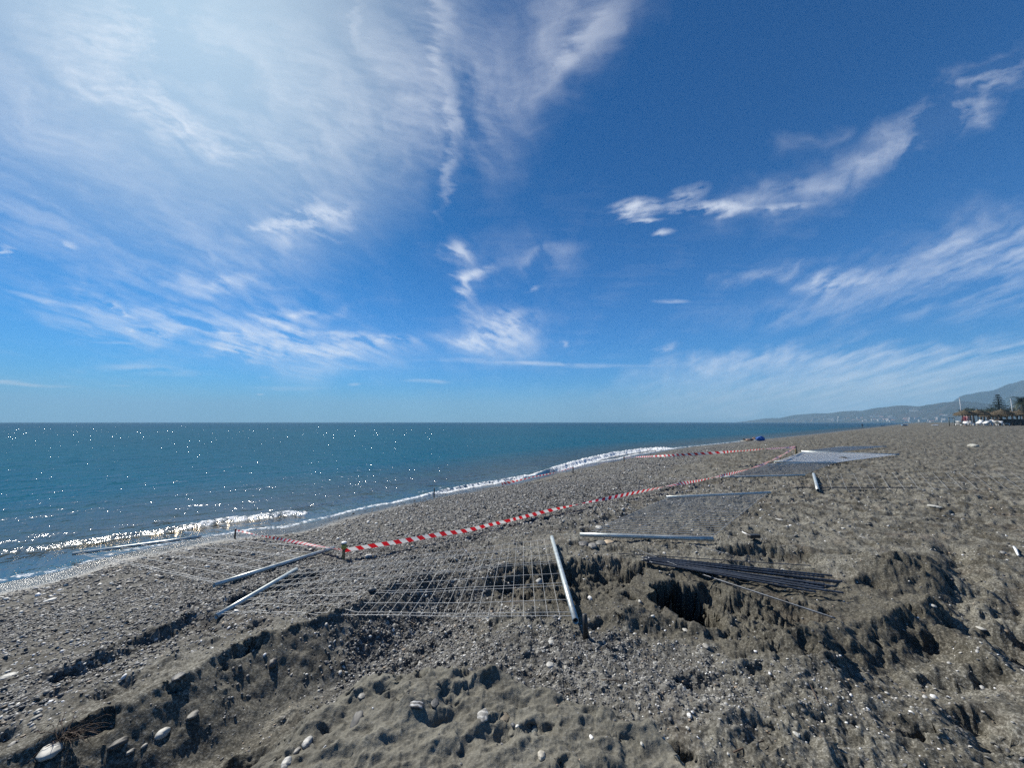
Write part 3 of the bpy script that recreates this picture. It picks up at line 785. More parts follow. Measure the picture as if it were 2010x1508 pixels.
# ================================================================ mesh helper
class MB:
    def __init__(s): s.v = []; s.f = []; s.mi = []
    def add(s, vs, fs, mi=0):
        o = len(s.v); s.v += [tuple(v) for v in vs]; s.f += [tuple(i + o for i in f) for f in fs]; s.mi += [mi] * len(fs)
    def box(s, c, d, rz=0.0, mi=0, tilt=None):
        m = Matrix.Rotation(rz, 3, 'Z')
        if tilt is not None: m = m @ tilt
        vs = [Vector(c) + m @ Vector((a * d[0] / 2, b * d[1] / 2, e * d[2] / 2)) for a in (-1, 1) for b in (-1, 1) for e in (-1, 1)]
        s.add(vs, [(0, 1, 3, 2), (4, 6, 7, 5), (0, 4, 5, 1), (2, 3, 7, 6), (0, 2, 6, 4), (1, 5, 7, 3)], mi)
    def tube(s, pts, r, n=6, cap=True, mi=0):
        pts = [Vector(p) for p in pts]; k = len(pts)
        rs = list(r) if isinstance(r, (list, tuple)) else [r] * k
        up = None; rings = []
        for i, p in enumerate(pts):
            d = (pts[min(i + 1, k - 1)] - pts[max(i - 1, 0)]).normalized()
            if up is None:
                up = d.orthogonal().normalized()
            up = (up - d * up.dot(d)).normalized(); w = d.cross(up)
            rings.append([p + (up * math.cos(2 * math.pi * j / n) + w * math.sin(2 * math.pi * j / n)) * rs[i] for j in range(n)])
        vs = [v for q in rings for v in q]
        fs = [(i * n + j, i * n + (j + 1) % n, (i + 1) * n + (j + 1) % n, (i + 1) * n + j) for i in range(k - 1) for j in range(n)]
        if cap: fs += [tuple(range(n - 1, -1, -1)), tuple((k - 1) * n + j for j in range(n))]
        s.add(vs, fs, mi)
    def lathe(s, prof, c=(0, 0, 0), n=12, mi=0, sc=(1, 1)):
        vs = []; k = len(prof)
        for (r, z) in prof:
            for j in range(n):
                a = 2 * math.pi * j / n
                vs.append((c[0] + r * sc[0] * math.cos(a), c[1] + r * sc[1] * math.sin(a), c[2] + z))
        fs = [(i * n + j, i * n + (j + 1) % n, (i + 1) * n + (j + 1) % n, (i + 1) * n + j) for i in range(k - 1) for j in range(n)]
        fs += [tuple(range(n - 1, -1, -1)), tuple((k - 1) * n + j for j in range(n))]
        s.add(vs, fs, mi)
    def build(s, name, mat, parent=None, org=(0, 0, 0), smooth=True, loc=None):
        me = bpy.data.meshes.new(name)
        o3 = Vector(org)
        me.from_pydata([tuple(Vector(v) - o3) for v in s.v], [], s.f)
        for m in (mat if isinstance(mat, (list, tuple)) else [mat]): me.materials.append(m)
        me.polygons.foreach_set('use_smooth', [smooth] * len(me.polygons))
        me.polygons.foreach_set('material_index', s.mi)
        me.update()
        o = bpy.data.objects.new(name, me); COL.objects.link(o)
        if parent is not None: o.parent = parent
        else: o.location = loc if loc is not None else org
        return o
def empty(name, loc, rz=0):
    o = bpy.data.objects.new(name, None); COL.objects.link(o); o.location = loc; o.rotation_euler = (0, 0, rz); o.empty_display_size = .2
    return o
def copy_tree(o, parent=None):
    c = o.copy(); COL.objects.link(c)
    if parent is not None: c.parent = parent
    for ch in o.children: copy_tree(ch, c)
    return c

# ================================================================ shingle: a great many loose pebbles, one mass
def ico(sub):
    t = (1 + 5 ** .5) / 2
    v = [(-1, t, 0), (1, t, 0), (-1, -t, 0), (1, -t, 0), (0, -1, t), (0, 1, t), (0, -1, -t), (0, 1, -t), (t, 0, -1), (t, 0, 1), (-t, 0, -1), (-t, 0, 1)]
    f = [(0, 11, 5), (0, 5, 1), (0, 1, 7), (0, 7, 10), (0, 10, 11), (1, 5, 9), (5, 11, 4), (11, 10, 2), (10, 7, 6), (7, 1, 8), (3, 9, 4), (3, 4, 2), (3, 2, 6), (3, 6, 8), (3, 8, 9), (4, 9, 5), (2, 4, 11), (6, 2, 10), (8, 6, 7), (9, 8, 1)]
    v = [np.array(p) / np.linalg.norm(p) for p in v]
    for _ in range(sub):
        nf = []; mid = {}
        def m(a, b):
            k = (min(a, b), max(a, b))
            if k not in mid:
                q = v[a] + v[b]; v.append(q / np.linalg.norm(q)); mid[k] = len(v) - 1
            return mid[k]
        for a, b, c in f:
            x, y, z = m(a, b), m(b, c), m(c, a); nf += [(a, x, z), (b, y, x), (c, z, y), (x, y, z)]
        f = nf
    return np.array(v), np.array(f)

def pebble_material():
    m, g = new_mat('pebble_stone')
    out = g.n('ShaderNodeOutputMaterial'); b = g.n('ShaderNodeBsdfPrincipled'); g.link(b.outputs[0], out.inputs[0])
    at = g.n('ShaderNodeAttribute', attribute_name='tone').outputs['Color']
    tc = g.n('ShaderNodeTexCoord').outputs['Object']
    n = g.noise(tc, 60, 4, .6)
    g.link(g.mix(g.mrange(n, .35, .65, 0, .45), at, g.mix(1.0, at, c4((.5, .5, .5)), 'MULTIPLY')), b.inputs['Base Color'])
    b.inputs['Roughness'].default_value = .62
    return m
M['pebble'] = pebble_material()

def make_pebbles():
    bands = [(1.3, 3.2, 26000, .0040, 0), (3.2, 6.5, 60000, .0065, 0), (6.5, 13, 60000, .011, 0), (13, 32, 42000, .020, 0)]
    V0, F0 = ico(0); V1, F1 = ico(1)
    for bi, (r0, r1, n, rmin, _) in enumerate(bands):
        rr = np.sqrt(RNG.random(n) * (r1 ** 2 - r0 ** 2) + r0 ** 2); th = np.radians(RNG.uniform(-58, 58, n))
        x = rr * np.sin(th); y = rr * np.cos(th)
        z, mk, tp = ground_z(x, y, True)
        gr = mk['gravel']
        cluster = np.clip(.5 + 1.6 * gn(x * 1.7, y * 1.7, 501), 0, 1)
        p = np.clip(gr * 1.1 + .12 * cluster * (1 - .6 * mk['clod']) * (1 - mk['mound']) * (tp > 1.0) + .008 + .10 * mk['clod'] * cluster * 0, 0, 1) * (tp > .25)
        keep = RNG.random(n) < p
        x, y, z, gr, mo = x[keep], y[keep], z[keep], gr[keep], mk['mound'][keep]
        wetk = mk['wet'][keep]
        k = len(x)
        sz = rmin * np.exp(np.abs(RNG.normal(0, .42, k))) * np.where(gr > .4, 1.15, 1.0)
        sz = np.minimum(sz, .045)
        el = RNG.uniform(.6, 1.0, k); fl = RNG.uniform(.30, .62, k)
        rot = RNG.uniform(0, 2 * np.pi, k)
        Vt, Ft = (V1, F1) if bi == 0 else (V0, F0)
        jit = 1 + RNG.normal(0, .09, (k, len(Vt)))
        P = Vt[None] * jit[..., None]
        X = P[..., 0] * sz[:, None]; Y = P[..., 1] * (sz * el)[:, None]; Z = P[..., 2] * (sz * fl)[:, None]
        tx = RNG.normal(0, .28, k)[:, None]; ty = RNG.normal(0, .28, k)[:, None]
        Z = Z + X * tx + Y * ty
        c, s = np.cos(rot)[:, None], np.sin(rot)[:, None]
        XX = X * c - Y * s + x[:, None]; YY = X * s + Y * c + y[:, None]
        ZZ = Z + (z + sz * fl * RNG.uniform(-.1, .55, k))[:, None]
        verts = np.stack([XX, YY, ZZ], -1).reshape(-1, 3)
        faces = (Ft[None] + (np.arange(k) * len(Vt))[:, None, None]).reshape(-1, 3)
        # stone tones: slate greys, some pale, a few white or brown
        u = RNG.random(k)
        ton = np.where(u[:, None] < .40, np.array([[.06, .063, .068]]), np.where(u[:, None] < .66, np.array([[.14, .137, .13]]), np.where(u[:, None] < .85, np.array([[.28, .275, .26]]), np.where(u[:, None] < .91, np.array([[.20, .155, .11]]), np.array([[.55, .54, .50]])))))
        lift = np.where(gr > .5, 1.0, 1.45)
        ton = ton * (RNG.uniform(.6, 1.35, k) * lift)[:, None] * (1 - .5 * wetk)[:, None]
        ton = np.clip(np.repeat(ton, len(Vt), 0), 0, .75)
        me = np_mesh('pebbles', verts, faces, M['pebble'], {'tone': ton})
        nm, lb = [('pebbles', 'scattered small pale pebbles in the sand nearest the viewer'), ('pebbles', 'grey and white pebbles strewn over the sand around the fence panels'),
                  ('pebbles', 'shingle of flat grey pebbles between the tape and the water'), ('pebbles', 'distant grey shingle band along the waterline')][bi]
        tag(link_mesh(nm, me), lb, 'pebbles', kind='stuff')
        print('pebbles', bi, k)
make_pebbles()

# ================================================================ single stones one can point to
def stone(px, py, w, h, tone, label, flat=.45, rz=None, seed=0, stripe=None, up=0.0, kind='stone', group=None, lift=.0):
    p = hit(px, py)
    d = p.y * math.cos(PITCH) + (p.z - CAM_Z) * math.sin(PITCH)
    sx = w / 2 * d / FPX * (.92 if d > 3 else .76)
    gsin = (CAM_Z - p.z) / math.hypot(math.hypot(p.x, p.y), CAM_Z - p.z)
    sy = min(max(h / 2 * d / FPX / max(gsin, .2), sx * .35), sx * 1.6)
    rng = np.random.default_rng(seed + int(px) * 7 + int(py))
    V, F = ico(3)
    n = gn(V[:, 0] * 1.1 + seed, V[:, 1] * 1.1 + V[:, 2] * .7 + px, 601) * .16 + gn(V[:, 0] * 3 + seed, V[:, 1] * 3 + V[:, 2] * 2 + px, 603) * .06 + gn(V[:, 0] * 8 + seed, V[:, 1] * 8 + V[:, 2] * 6 + px, 605) * .025
    P = V * (1 + n)[:, None]
    P[:, 2] = np.sign(P[:, 2]) * np.abs(P[:, 2]) ** .85
    sz = max(sx, .5 * (sx + sy)) * flat
    a = rng.uniform(-.3, .3) if rz is None else rz
    X = P[:, 0] * sx; Y = P[:, 1] * sy; Z = P[:, 2] * sz
    Xr = X * math.cos(a) - Y * math.sin(a); Yr = X * math.sin(a) + Y * math.cos(a)
    Z = Z + Yr * up + X * rng.uniform(-.1, .1)
    tn = np.tile(np.array(tone)[None], (len(V), 1)).astype(float)
    if stripe is not None:
        k = sst(np.sin(P[:, 1] * 9 + n * 14), .2, .7)
        tn = tn * (1 - k[:, None]) + np.array(stripe)[None] * k[:, None]
    me = np_mesh(kind, np.stack([Xr, Yr, Z], 1), F, M['pebble'], {'tone': tn})
    o = link_mesh(kind, me, loc=(p.x, p.y, p.z + sz * .12 + lift))
    tag(o, label, kind, group=group)
    return o
W_ = (.44, .43, .39); G_ = (.085, .085, .082); P_ = (.25, .24, .215); T_ = (.20, .165, .115); D_ = (.042, .042, .045)
stone(318, 1443, 22, 15, W_, 'small white knobbly stone low in the trench at bottom left', .7, seed=1)
stone(603, 1460, 22, 34, W_, 'white grey-striped stone standing up on the smooth sand mound', .6, seed=2, stripe=(.30, .30, .30))
stone(562, 1502, 24, 18, W_, 'round white striped stone cut by the bottom edge below the tall striped one', .6, seed=3, stripe=(.28, .28, .28))
stone(583, 1476, 14, 10, P_, 'little pale pebble just left of the tall striped stone', .6, seed=4)
stone(701, 1418, 30, 20, G_, 'flat round grey disc half sunk edgeways in the mound', .28, seed=5, up=.4)
stone(818, 1385, 38, 12, D_, 'long dark flat stone with a pale rim on the mound crest', .3, seed=6, stripe=(.42, .42, .42))
stone(853, 1382, 20, 16, G_, 'mid grey flat stone right beside the long dark one on the mound', .3, seed=7)
stone(100, 1475, 42, 24, (.45, .44, .40), 'large long whitish stone near the dry roots at bottom left', .4, seed=8, rz=.5)
stone(75, 1398, 11, 9, W_, 'upper of two tiny white pebbles left of the dry roots', .7, seed=9)
stone(72, 1411, 15, 9, P_, 'lower of two tiny pale pebbles left of the dry roots', .6, seed=10)
stone(24, 1462, 12, 20, P_, 'pale narrow stone at the far left bottom edge', .4, seed=11)
stone(948, 1407, 30, 20, (.20, .195, .18), 'grey oval stone with a white ring band on the mound', .4, seed=12, stripe=(.46, .45, .42))
stone(988, 1411, 34, 18, T_, 'sandy yellowish oval stone beside the ringed one', .35, seed=13)
stone(1050, 1436, 18, 24, (.10, .12, .12), 'bluish grey stone tipped up on the edge of the mound', .5, seed=14, up=.3)
stone(1161, 1450, 10, 9, (.8, .79, .75), 'small bright white pebble on the slope right of the mound', .7, seed=15)
stone(1063, 1486, 20, 14, (.42, .39, .32), 'plump beige oval stone near the bottom middle', .6, seed=16)
stone(1260, 1462, 8, 8, W_, 'tiny white pebble by the dark dip at bottom middle', .6, seed=17)
stone(1353, 1407, 10, 9, (.8, .79, .75), 'round white pebble alone on the gravel below the excavation', .8, seed=18)
stone(1350, 1431, 8, 8, W_, 'tiny white pebble just under the round white one on gravel', .6, seed=19)
stone(1082, 1262, 15, 7, W_, 'white oval pebble left of the foot of the leaning post', .4, seed=20)
stone(1080, 1307, 20, 9, W_, 'long white flat pebble in the open gravel left of centre', .4, seed=21)
stone(1111, 1312, 12, 9, P_, 'pale round pebble next to the long white flat one', .5, seed=22)
stone(1158, 1176, 8, 10, (.85, .84, .80), 'bright white egg-shaped pebble in the dug slope left of the hole', .8, seed=23)
stone(1256, 1182, 6, 6, W_, 'tiny white pebble at the left lip of the dark hole', .8, seed=24)
stone(1345, 1238, 13, 6, W_, 'white splinter of stone below the dark hole', .4, seed=25)
stone(1386, 1270, 14, 8, P_, 'pale disc stone on the slope below and right of the hole', .4, seed=26)
stone(1304, 1087, 7, 5, W_, 'tiny white pebble beyond the left end of the rebar', .6, seed=27)
stone(1146, 1070, 22, 9, (.09, .09, .09), 'dark flat stone at the left end of the little stone row by the near post', .4, seed=28)
stone(1163, 1073, 18, 8, (.22, .21, .19), 'grey flat stone second from left in the little row by the near post', .4, seed=29)
stone(1179, 1068, 22, 8, (.13, .13, .12), 'dark grey stone in the middle of the little row by the near post', .4, seed=30)
stone(1194, 1066, 24, 8, (.48, .38, .26), 'ochre and cream flat stone at the right of the little row', .4, seed=31)
stone(1176, 1037, 14, 6, W_, 'white flat stone behind the left end of the near post', .4, seed=32)
stone(535, 1304, 18, 16, (.09, .085, .08), 'dark squarish stone lodged halfway down the trench side', .8, seed=33)
stone(378, 1406, 22, 12, (.13, .125, .11), 'flat grey stone on the floor of the trench', .4, seed=34)
stone(350, 1330, 26, 12, (.07, .07, .07), 'dark flat stone poking out of the trench crest', .3, seed=35)
stone(232, 1462, 26, 18, (.07, .068, .062), 'dark slab casting shadow at the bottom of the trench', .5, seed=36)
stone(283, 1466, 10, 9, P_, 'pale pebble in the trench right of the dark slab', .6, seed=37)
stone(255, 1478, 14, 8, (.18, .17, .15), 'grey pebble in the trench under the dark slab', .5, seed=38)
stone(710, 1368, 18, 10, P_, 'pale stone on the shoulder of the smooth mound', .4, seed=39)
stone(1911, 877, 13, 8, (.42, .41, .36), 'big pale boulder alone on the far sand at right', .6, seed=40)
stone(1835, 995, 15, 5, W_, 'white flat stone on the trampled sand at right', .3, seed=41)
stone(1655, 1038, 5, 4, W_, 'small white pebble in the middle of the right hand sand', .6, seed=42)
stone(1586, 1017, 4, 8, W_, 'thin white upright stone chip right of the wire panel', .4, seed=43)
stone(1530, 1021, 10, 4, W_, 'flat white stone chip beside the upright chip', .3, seed=44)
stone(1693, 1056, 11, 4, P_, 'pale flat stone above the rough heap', .3, seed=45)
stone(1536, 1120, 12, 4, W_, 'white sliver of stone against the rebar bundle', .3, seed=46)
stone(1655, 903, 14, 7, (.05, .048, .045), 'dark clump of stone on the far mesh panel edge', .6, seed=47)
stone(1830, 1190, 9, 6, W_, 'white pebble at the top of the right hand ruts', .5, seed=48)
stone(1925, 1235, 10, 5, W_, 'white flat pebble between the two deep ruts', .4, seed=49)
stone(1563, 1443, 12, 8, W_, 'white pebble low on the right gravel beside a dip', .5, seed=50)
stone(723, 1092, 14, 5, W_, 'white flat stone right of the yellow capped stake', .3, seed=51)
stone(15, 1330, 30, 8, W_, 'long white stone among the shingle at the left edge', .35, seed=52)
stone(98, 1180, 16, 6, (.5, .5, .47), 'white flat stone in the shingle at left', .35, seed=53)

# ================================================================ temporary fence panels lying on the sand
def lift_line(a, b, r, clear=.85):
    """raise a straight bar so that it rests on the sand under it"""
    n = 24; q = [a.lerp(b, i / n) for i in range(n + 1)]
    g = np.maximum(ground_z(np.array([p.x for p in q]), np.array([p.y for p in q])), -.02)
    over = max(float(g[i]) - (q[i].z - r) for i in range(n + 1))
    up = max(0.0, over) * clear
    return a + Vector((0, 0, up)), b + Vector((0, 0, up))
def post_mesh(a, b, r=.021):
    m = MB(); n = 14; d = (b - a).normalized(); u = d.orthogonal().normalized(); w = d.cross(u)
    def ring(p, rr): return [p + (u * math.cos(2 * math.pi * j / n) + w * math.sin(2 * math.pi * j / n)) * rr for j in range(n)]
    R_ = [ring(a + d * .05, r * .82), ring(a, r * .84), ring(a, r), ring(a.lerp(b, .33), r), ring(a.lerp(b, .66), r), ring(b, r), ring(b, r * .84), ring(b - d * .05, r * .82)]
    vs = [v for q in R_ for v in q]
    fs = [(i * n + j, i * n + (j + 1) % n, (i + 1) * n + (j + 1) % n, (i + 1) * n + j) for i in range(len(R_) - 1) for j in range(n)]
    m.add(vs, fs)
    e0 = MB(); e0.add(R_[0], [tuple(range(n))]); e1 = MB(); e1.add(R_[-1], [tuple(range(n))])  # near-black discs paint the shade inside the hollow post ends
    return m, e0, e1
def panel(A0, A1, B0, B1, label, ns=34, nl=8, wr=.0021, r=.021, hA=.03, hB=.03, u0=.02, u1=.98, mat='wire', pairs=False, sag=.012, lr=None, follow=True, postB=True, lifts=(.85, .85)):
    a0, a1 = hit(*A0, hA), hit(*A1, hA)
    a0, a1 = lift_line(a0, a1, r, lifts[0])
    b0, b1 = hit(*B0, hB), hit(*B1, hB)
    b0, b1 = lift_line(b0, b1, r, lifts[1])
    c = (a0 + a1 + b0 + b1) / 4; c.z = gz1(c.x, c.y)
    root = tag(empty('fence_panel', c), label, 'fence panel', 'temporary fence panels lying on the beach')
    for (u_, v_) in ((a0, a1), (b0, b1)):
        pm, e0, e1 = post_mesh(u_, v_, r)
        po = pm.build('post', M['galv'], root, c)
        e0.build('end_shade', M['hole_shade'], po, c); e1.build('end_shade', M['hole_shade'], po, c)
    m = MB(); N = 26
    def P(u, v):
        p = a0.lerp(a1, v); q = b0.lerp(b1, v); return p.lerp(q, u)
    lines = []
    for i in range(ns):
        u = u0 + (u1 - u0) * (i + .5) / ns
        lines.append([P(u, .02 + .96 * k / 16) for k in range(17)])
    vs = []
    for i in range(nl):
        v = .03 + .94 * i / (nl - 1); vs.append(v)
        if pairs and i % 2 == 0: vs.append(min(v + .028, .985))
    for v in vs:
        lines.append([P(k / N, v) for k in range(N + 1)])
    allp = np.array([tuple(p) for L in lines for p in L]); g = np.maximum(ground_z(allp[:, 0], allp[:, 1]), -.03)
    w = sag * gn(allp[:, 0] * 1.5, allp[:, 1] * 1.5, 701)
    zz = np.maximum(allp[:, 2] + w, g + .006) if follow else allp[:, 2] + w * .5
    k = 0
    for L in lines:
        m.tube([(p.x, p.y, float(zz[k + i])) for i, p in enumerate(L)], wr if (lr is None or len(L) == 17) else lr, 4, False); k += len(L)
    m.build('wire_mesh', M[mat], root, c)
    return root
# near panel on the left, running down into the wash
panel((143, 1088), (395, 1054), (420, 1150), (655, 1077), 'fence panel at far left with one post out over the shallow water', ns=4, nl=7, wr=.0034, pairs=True, hA=.10, hB=.05, r=.026)
panel((424, 1213), (582, 1120), (1130, 1220), (1083, 1055), 'big fence panel bridging the trench between two slanting posts in the foreground', ns=32, nl=8, wr=.0017, lr=.0026, pairs=True, hA=.04, hB=.10, r=.025, lifts=(.8, .3))
panel((1138, 1050), (1400, 1059), (1308, 977), (1512, 968), 'fence panel beyond the rebar with close parallel bars', ns=27, nl=4, wr=.0048, lr=.0024, hA=.06, hB=.06, r=.028, follow=False, lifts=(.3, .3))
panel((1415, 940), (1580, 936), (1505, 914), (1650, 907), 'dark dense fence panel in front of the shining white one', ns=34, nl=6, wr=.0040, lr=.002, r=.026, hA=.06, hB=.06, follow=False)
panel((1520, 907), (1640, 909), (1573, 887), (1765, 893), 'fence panel with sun glint coloured in as white wire, beside the far tape stake', ns=34, nl=16, wr=.0095, r=.035, mat='white', hA=.09, hB=.09, follow=False)  # thick white wires: sun glint on galvanised mesh put into the colour
panel((1573, 886), (1655, 887), (1640, 878), (1740, 877), 'farthest fence panel, grey, behind the shining white one', ns=34, nl=8, wr=.006, r=.028, hA=.08, hB=.08, follow=False)
panel((1597, 933), (1606, 966), (2230, 925), (2330, 962), 'fence panel at right whose one short looking post points at the viewer', ns=24, nl=4, wr=.0026, r=.035, hA=.03, hB=.03)

# ================================================================ steel reinforcing bars
def rebar(pts, r, label, group='steel reinforcing bars in the dug ground'):
    m = MB(); P = []
    for i in range(len(pts) - 1):
        n = max(2, int((pts[i + 1] - pts[i]).length / .02))
        P += [pts[i].lerp(pts[i + 1], k / n) for k in range(n)]
    P.append(pts[-1])
    m.tube(P, [r * (1.22 if i % 2 else .9) for i in range(len(P))], 6)
    c = pts[0]
    return tag(m.build('rebar', M['rebar'], None, c), label, 'rebar', group)
def bar_at(a, b, ha, hb, r, label, mid=None, **k):
    p, q = hit(*a, ha), hit(*b, hb)
    if mid is None: p, q = lift_line(p, q, r, .7); pts = [p, q]
    else: pts = [p, hit(*mid[:2], mid[2]), q]
    return rebar(pts, r, label, **k)
bl = 'dark ribbed steel bar in the thick bundle on the excavation'
for i in range(16):
    f = i / 15
    a = (1268 + random.uniform(-6, 10) + 4 * math.sin(i * 5), 1094 + 11 * f + random.uniform(-1, 1)); b = (1612 + random.uniform(-14, 40) + 18 * math.sin(i * 3.1), 1131 + 34 * f)
    bar_at(a, b, .05 + .014 * (i % 3), .055 + .014 * (i % 2), .0095, bl, group='ribbed bars in the thick bundle')
bar_at((1213, 1087), (1592, 1111), .02, .03, .005, 'long thin bar lying just behind the thick rebar bundle')
bar_at((1250, 1079), (1330, 1111), .02, .08, .005, 'short thin bar crossing over the left end of the bundle')
bar_at((1380, 1130), (1640, 1216), .05, .03, .008, 'single bar slanting down from the bundle into the dug slope')
bar_at((1365, 1073), (1430, 1090), .02, .02, .004, 'faint thin bar near the right end of the near post')
bar_at((1560, 960), (1800, 960), .02, .02, .012, 'long straight dark bar on the flat sand at right')

# ================================================================ stakes and red-white barrier tape
def stake(px, py0, py1, r, mat, label, capped=False, lean=0):
    b = hit(px, py1); d = b.y * math.cos(PITCH) + (b.z - CAM_Z) * math.sin(PITCH)
    h = (py1 - py0) * d / FPX * 1.02
    root = tag(empty('stake', b), label, 'stake', 'stakes holding the barrier tape')
    m = MB(); m.tube([(0, 0, -.15), (lean * .3, 0, h * .5), (lean, 0, h * (.62 if capped else 1.0))], [r * 1.0, r, r * .95], 10)
    m.build('shaft', M[mat], root)
    if capped:
        m = MB(); m.lathe([(r * 1.15, h * .60), (r * 1.7, h * .66), (r * 1.75, h * .80), (r * 1.2, h * .86)], (lean, 0, 0), 12); m.build('collar', M['yellow'], root)
        m = MB(); m.lathe([(r * 1.7, h * .865), (r * 1.75, h * .90)], (lean, 0, 0), 12); m.build('ring', M['black'], root)
        m = MB(); m.lathe([(r * 1.8, h * .905), (r * 1.85, h * .97), (r * 1.3, h)], (lean, 0, 0), 12); m.build('cap', M['white'], root)
    else:
        m = MB(); m.lathe([(r * 1.05, h * .97), (r * 1.12, h * 1.0), (r * .6, h * 1.02)], (lean, 0, 0), 10); m.build('cap', M['black'], root)
    return b, h
s1, h1 = stake(461, 1040, 1058, .014, 'wood_dark', 'dark stake at the waterline where the left tape begins')
s2, h2 = stake(674, 1066, 1100, .020, 'wood', 'near wooden stake with mustard collar and white cap', True)
s3, h3 = stake(1563, 877, 893, .045, 'wood', 'far pale stake at the point where two tapes meet')
s4, h4 = stake(1225, 897, 906, .03, 'wood_dark', 'small dark stake by the distant surf holding the far tape')
s5, h5 = stake(1125, 917, 930, .022, 'wood_dark', 'short dark stake on the shingle right of the low tape')
s6, h6 = stake(852, 959, 976, .016, 'wood_dark', 'dark stake standing alone in the foam edge at mid shore')

def tape_material():
    m, g = new_mat('barrier_tape')
    out = g.n('ShaderNodeOutputMaterial'); b = g.n('ShaderNodeBsdfPrincipled')
    a = g.n('ShaderNodeAttribute', attribute_name='along').outputs['Fac']
    f = g.math('FRACT', a)
    k = g.math('LESS_THAN', f, .5)
    g.link(g.mix(k, c4((.80, .78, .76)), c4((.62, .015, .03))), b.inputs['Base Color'])
    b.inputs['Roughness'].default_value = .35
    tl = g.n('ShaderNodeBsdfTranslucent'); g.link(g.mix(k, c4((.7, .68, .66)), c4((.55, .012, .02))), tl.inputs[0])
    mx = g.n('ShaderNodeMixShader'); mx.inputs[0].default_value = .35
    g.link(b.outputs[0], mx.inputs[1]); g.link(tl.outputs[0], mx.inputs[2]); g.link(mx.outputs[0], out.inputs[0])
    return m
M['tape'] = tape_material()
def tape(pts, width, label, twist, period=.17, seed=0, w2=None):
    """a strip that follows points, folding and twisting"""
    P = []; 
    L = [0]
    for i in range(len(pts) - 1): L.append(L[-1] + (pts[i + 1] - pts[i]).length)
    n = int(L[-1] / .02) + 2
    def cr(i, t):
        p0 = pts[max(i - 1, 0)]; p1 = pts[i]; p2 = pts[i + 1]; p3 = pts[min(i + 2, len(pts) - 1)]
        return .5 * ((2 * p1) + (p2 - p0) * t + (2 * p0 - 5 * p1 + 4 * p2 - p3) * t * t + (3 * p1 - p0 - 3 * p2 + p3) * t ** 3)
    vs = []; al = []
    for k in range(n):
        s_ = L[-1] * k / (n - 1); i = min(int(np.searchsorted(L, s_, side='right')) - 1, len(pts) - 2)
        t = (s_ - L[i]) / max(L[i + 1] - L[i], 1e-6)
        p = cr(i, t); q = cr(i, min(t + .02, 1.02)); d = (q - p).normalized()
        up = Vector((0, 0, 1)); up = (up - d * up.dot(d)).normalized(); sd = d.cross(up)
        a = twist(s_ / L[-1]) + .25 * math.sin(s_ * 2.3 + seed)
        w = width if w2 is None else width + (w2 - width) * s_ / L[-1]
        ax = up * math.cos(a) + sd * math.sin(a); nx = -up * math.sin(a) + sd * math.cos(a)
        for j in range(4):
            v = j / 3 - .5
            vs.append(tuple(p + ax * (w * v) + nx * (w * .16 * (v * v - .1) * math.sin(s_ * 3 + seed))))
            al.append(s_ / period + v * w / period * .9)
    m = np_mesh('barrier_tape', np.array(vs) - np.array(tuple(pts[0])), grid_faces(n, 4), M['tape'], {'along': al})
    o = link_mesh('barrier_tape', m, loc=tuple(pts[0]))
    return tag(o, label, 'barrier tape', 'red and white barrier tapes')
T0 = Vector((0, 0, 1))
top = lambda b, h, k=.86: Vector((b.x, b.y, b.z + h * k))
p1 = top(s1, h1, .9); p2 = top(s2, h2, .52)
tape([p1, hit(500, 1050, .10), hit(545, 1058, .09), hit(600, 1068, .09), p2], .034, 'striped tape sagging from the waterline stake to the capped stake', lambda u: .3 + (1 - u) * 5, .13, 1, .055)
tape([p2, hit(700, 1077, .12), hit(745, 1070, .12), hit(800, 1061, .11), hit(860, 1050, .11), hit(915, 1042, .10), hit(960, 1031, .09), hit(1000, 1022, .09), hit(1095, 999, .09), hit(1230, 971, .10),
      hit(1330, 951, .12), hit(1400, 938, .14), hit(1500, 911, .25), top(s3, h3, .85)], .060,
     'long twisted striped tape crossing the beach from capped stake to far stake', lambda u: .1 + (26 * max(0, u - .16)), .17, 2, .075)
tape([top(s3, h3, .9), hit(1500, 882, .5), hit(1420, 888, .5), hit(1340, 893, .5), hit(1280, 896, .4), top(s4, h4, .8)], .10, 'striped tape running from the far stake back towards the surf', lambda u: .2 + 5 * u, .24, 3, .075)
tape([top(s4, h4, .7), hit(1180, 910, .15), top(s5, h5, .8)], .012, 'thin end of tape between the two small shoreline stakes', lambda u: 1.3, .2, 4)
tape([hit(985, 950, .06), hit(1010, 945, .14), hit(1050, 936, .20), hit(1085, 929, .20), top(s5, h5, .9)], .10, 'low striped tape fluttering near the waves left of the short stake', lambda u: .3 + 1.5 * u, .2, 5, .04)

# ================================================================ bits and pieces on the sand
def stick(a, b, r, mat, label, ha=.01, hb=.01, name='stick', cat='stick'):
    p, q = hit(*a, ha), hit(*b, hb); m = MB()
    mid = p.lerp(q, .5) + Vector((0, 0, r))
    m.tube([p, mid, q], [r * .8, r, r * .7], 6)
    return tag(m.build(name, M[mat], None, p), label, cat)
stick((1990, 1074), (1999, 1091), .014, 'white', 'short whitish stick lying at the right edge', .02, .02)
stick((1457, 1045), (1472, 1055), .010, 'white', 'little white stick touching the dark block near the panel', .03, .02)
b = hit(1480, 1056, .02); m = MB(); m.box((0, 0, .02), (.15, .07, .045), .1)
bb = m.build('plank_scrap', M['black'], None, (0, 0, 0), False, b); tag(bb, 'small dark block of wood lying right of the near post', 'wood scrap')
bv = bb.modifiers.new('bevel', 'BEVEL'); bv.width = .006
stick((1180, 1335), (1232, 1340), .003, 'twig', 'thin brown twig on the gravel in the middle', .01, .01)
stick((1440, 1478), (1500, 1455), .004, 'twig', 'thin grey twig among stones at bottom centre right', .01, .02)
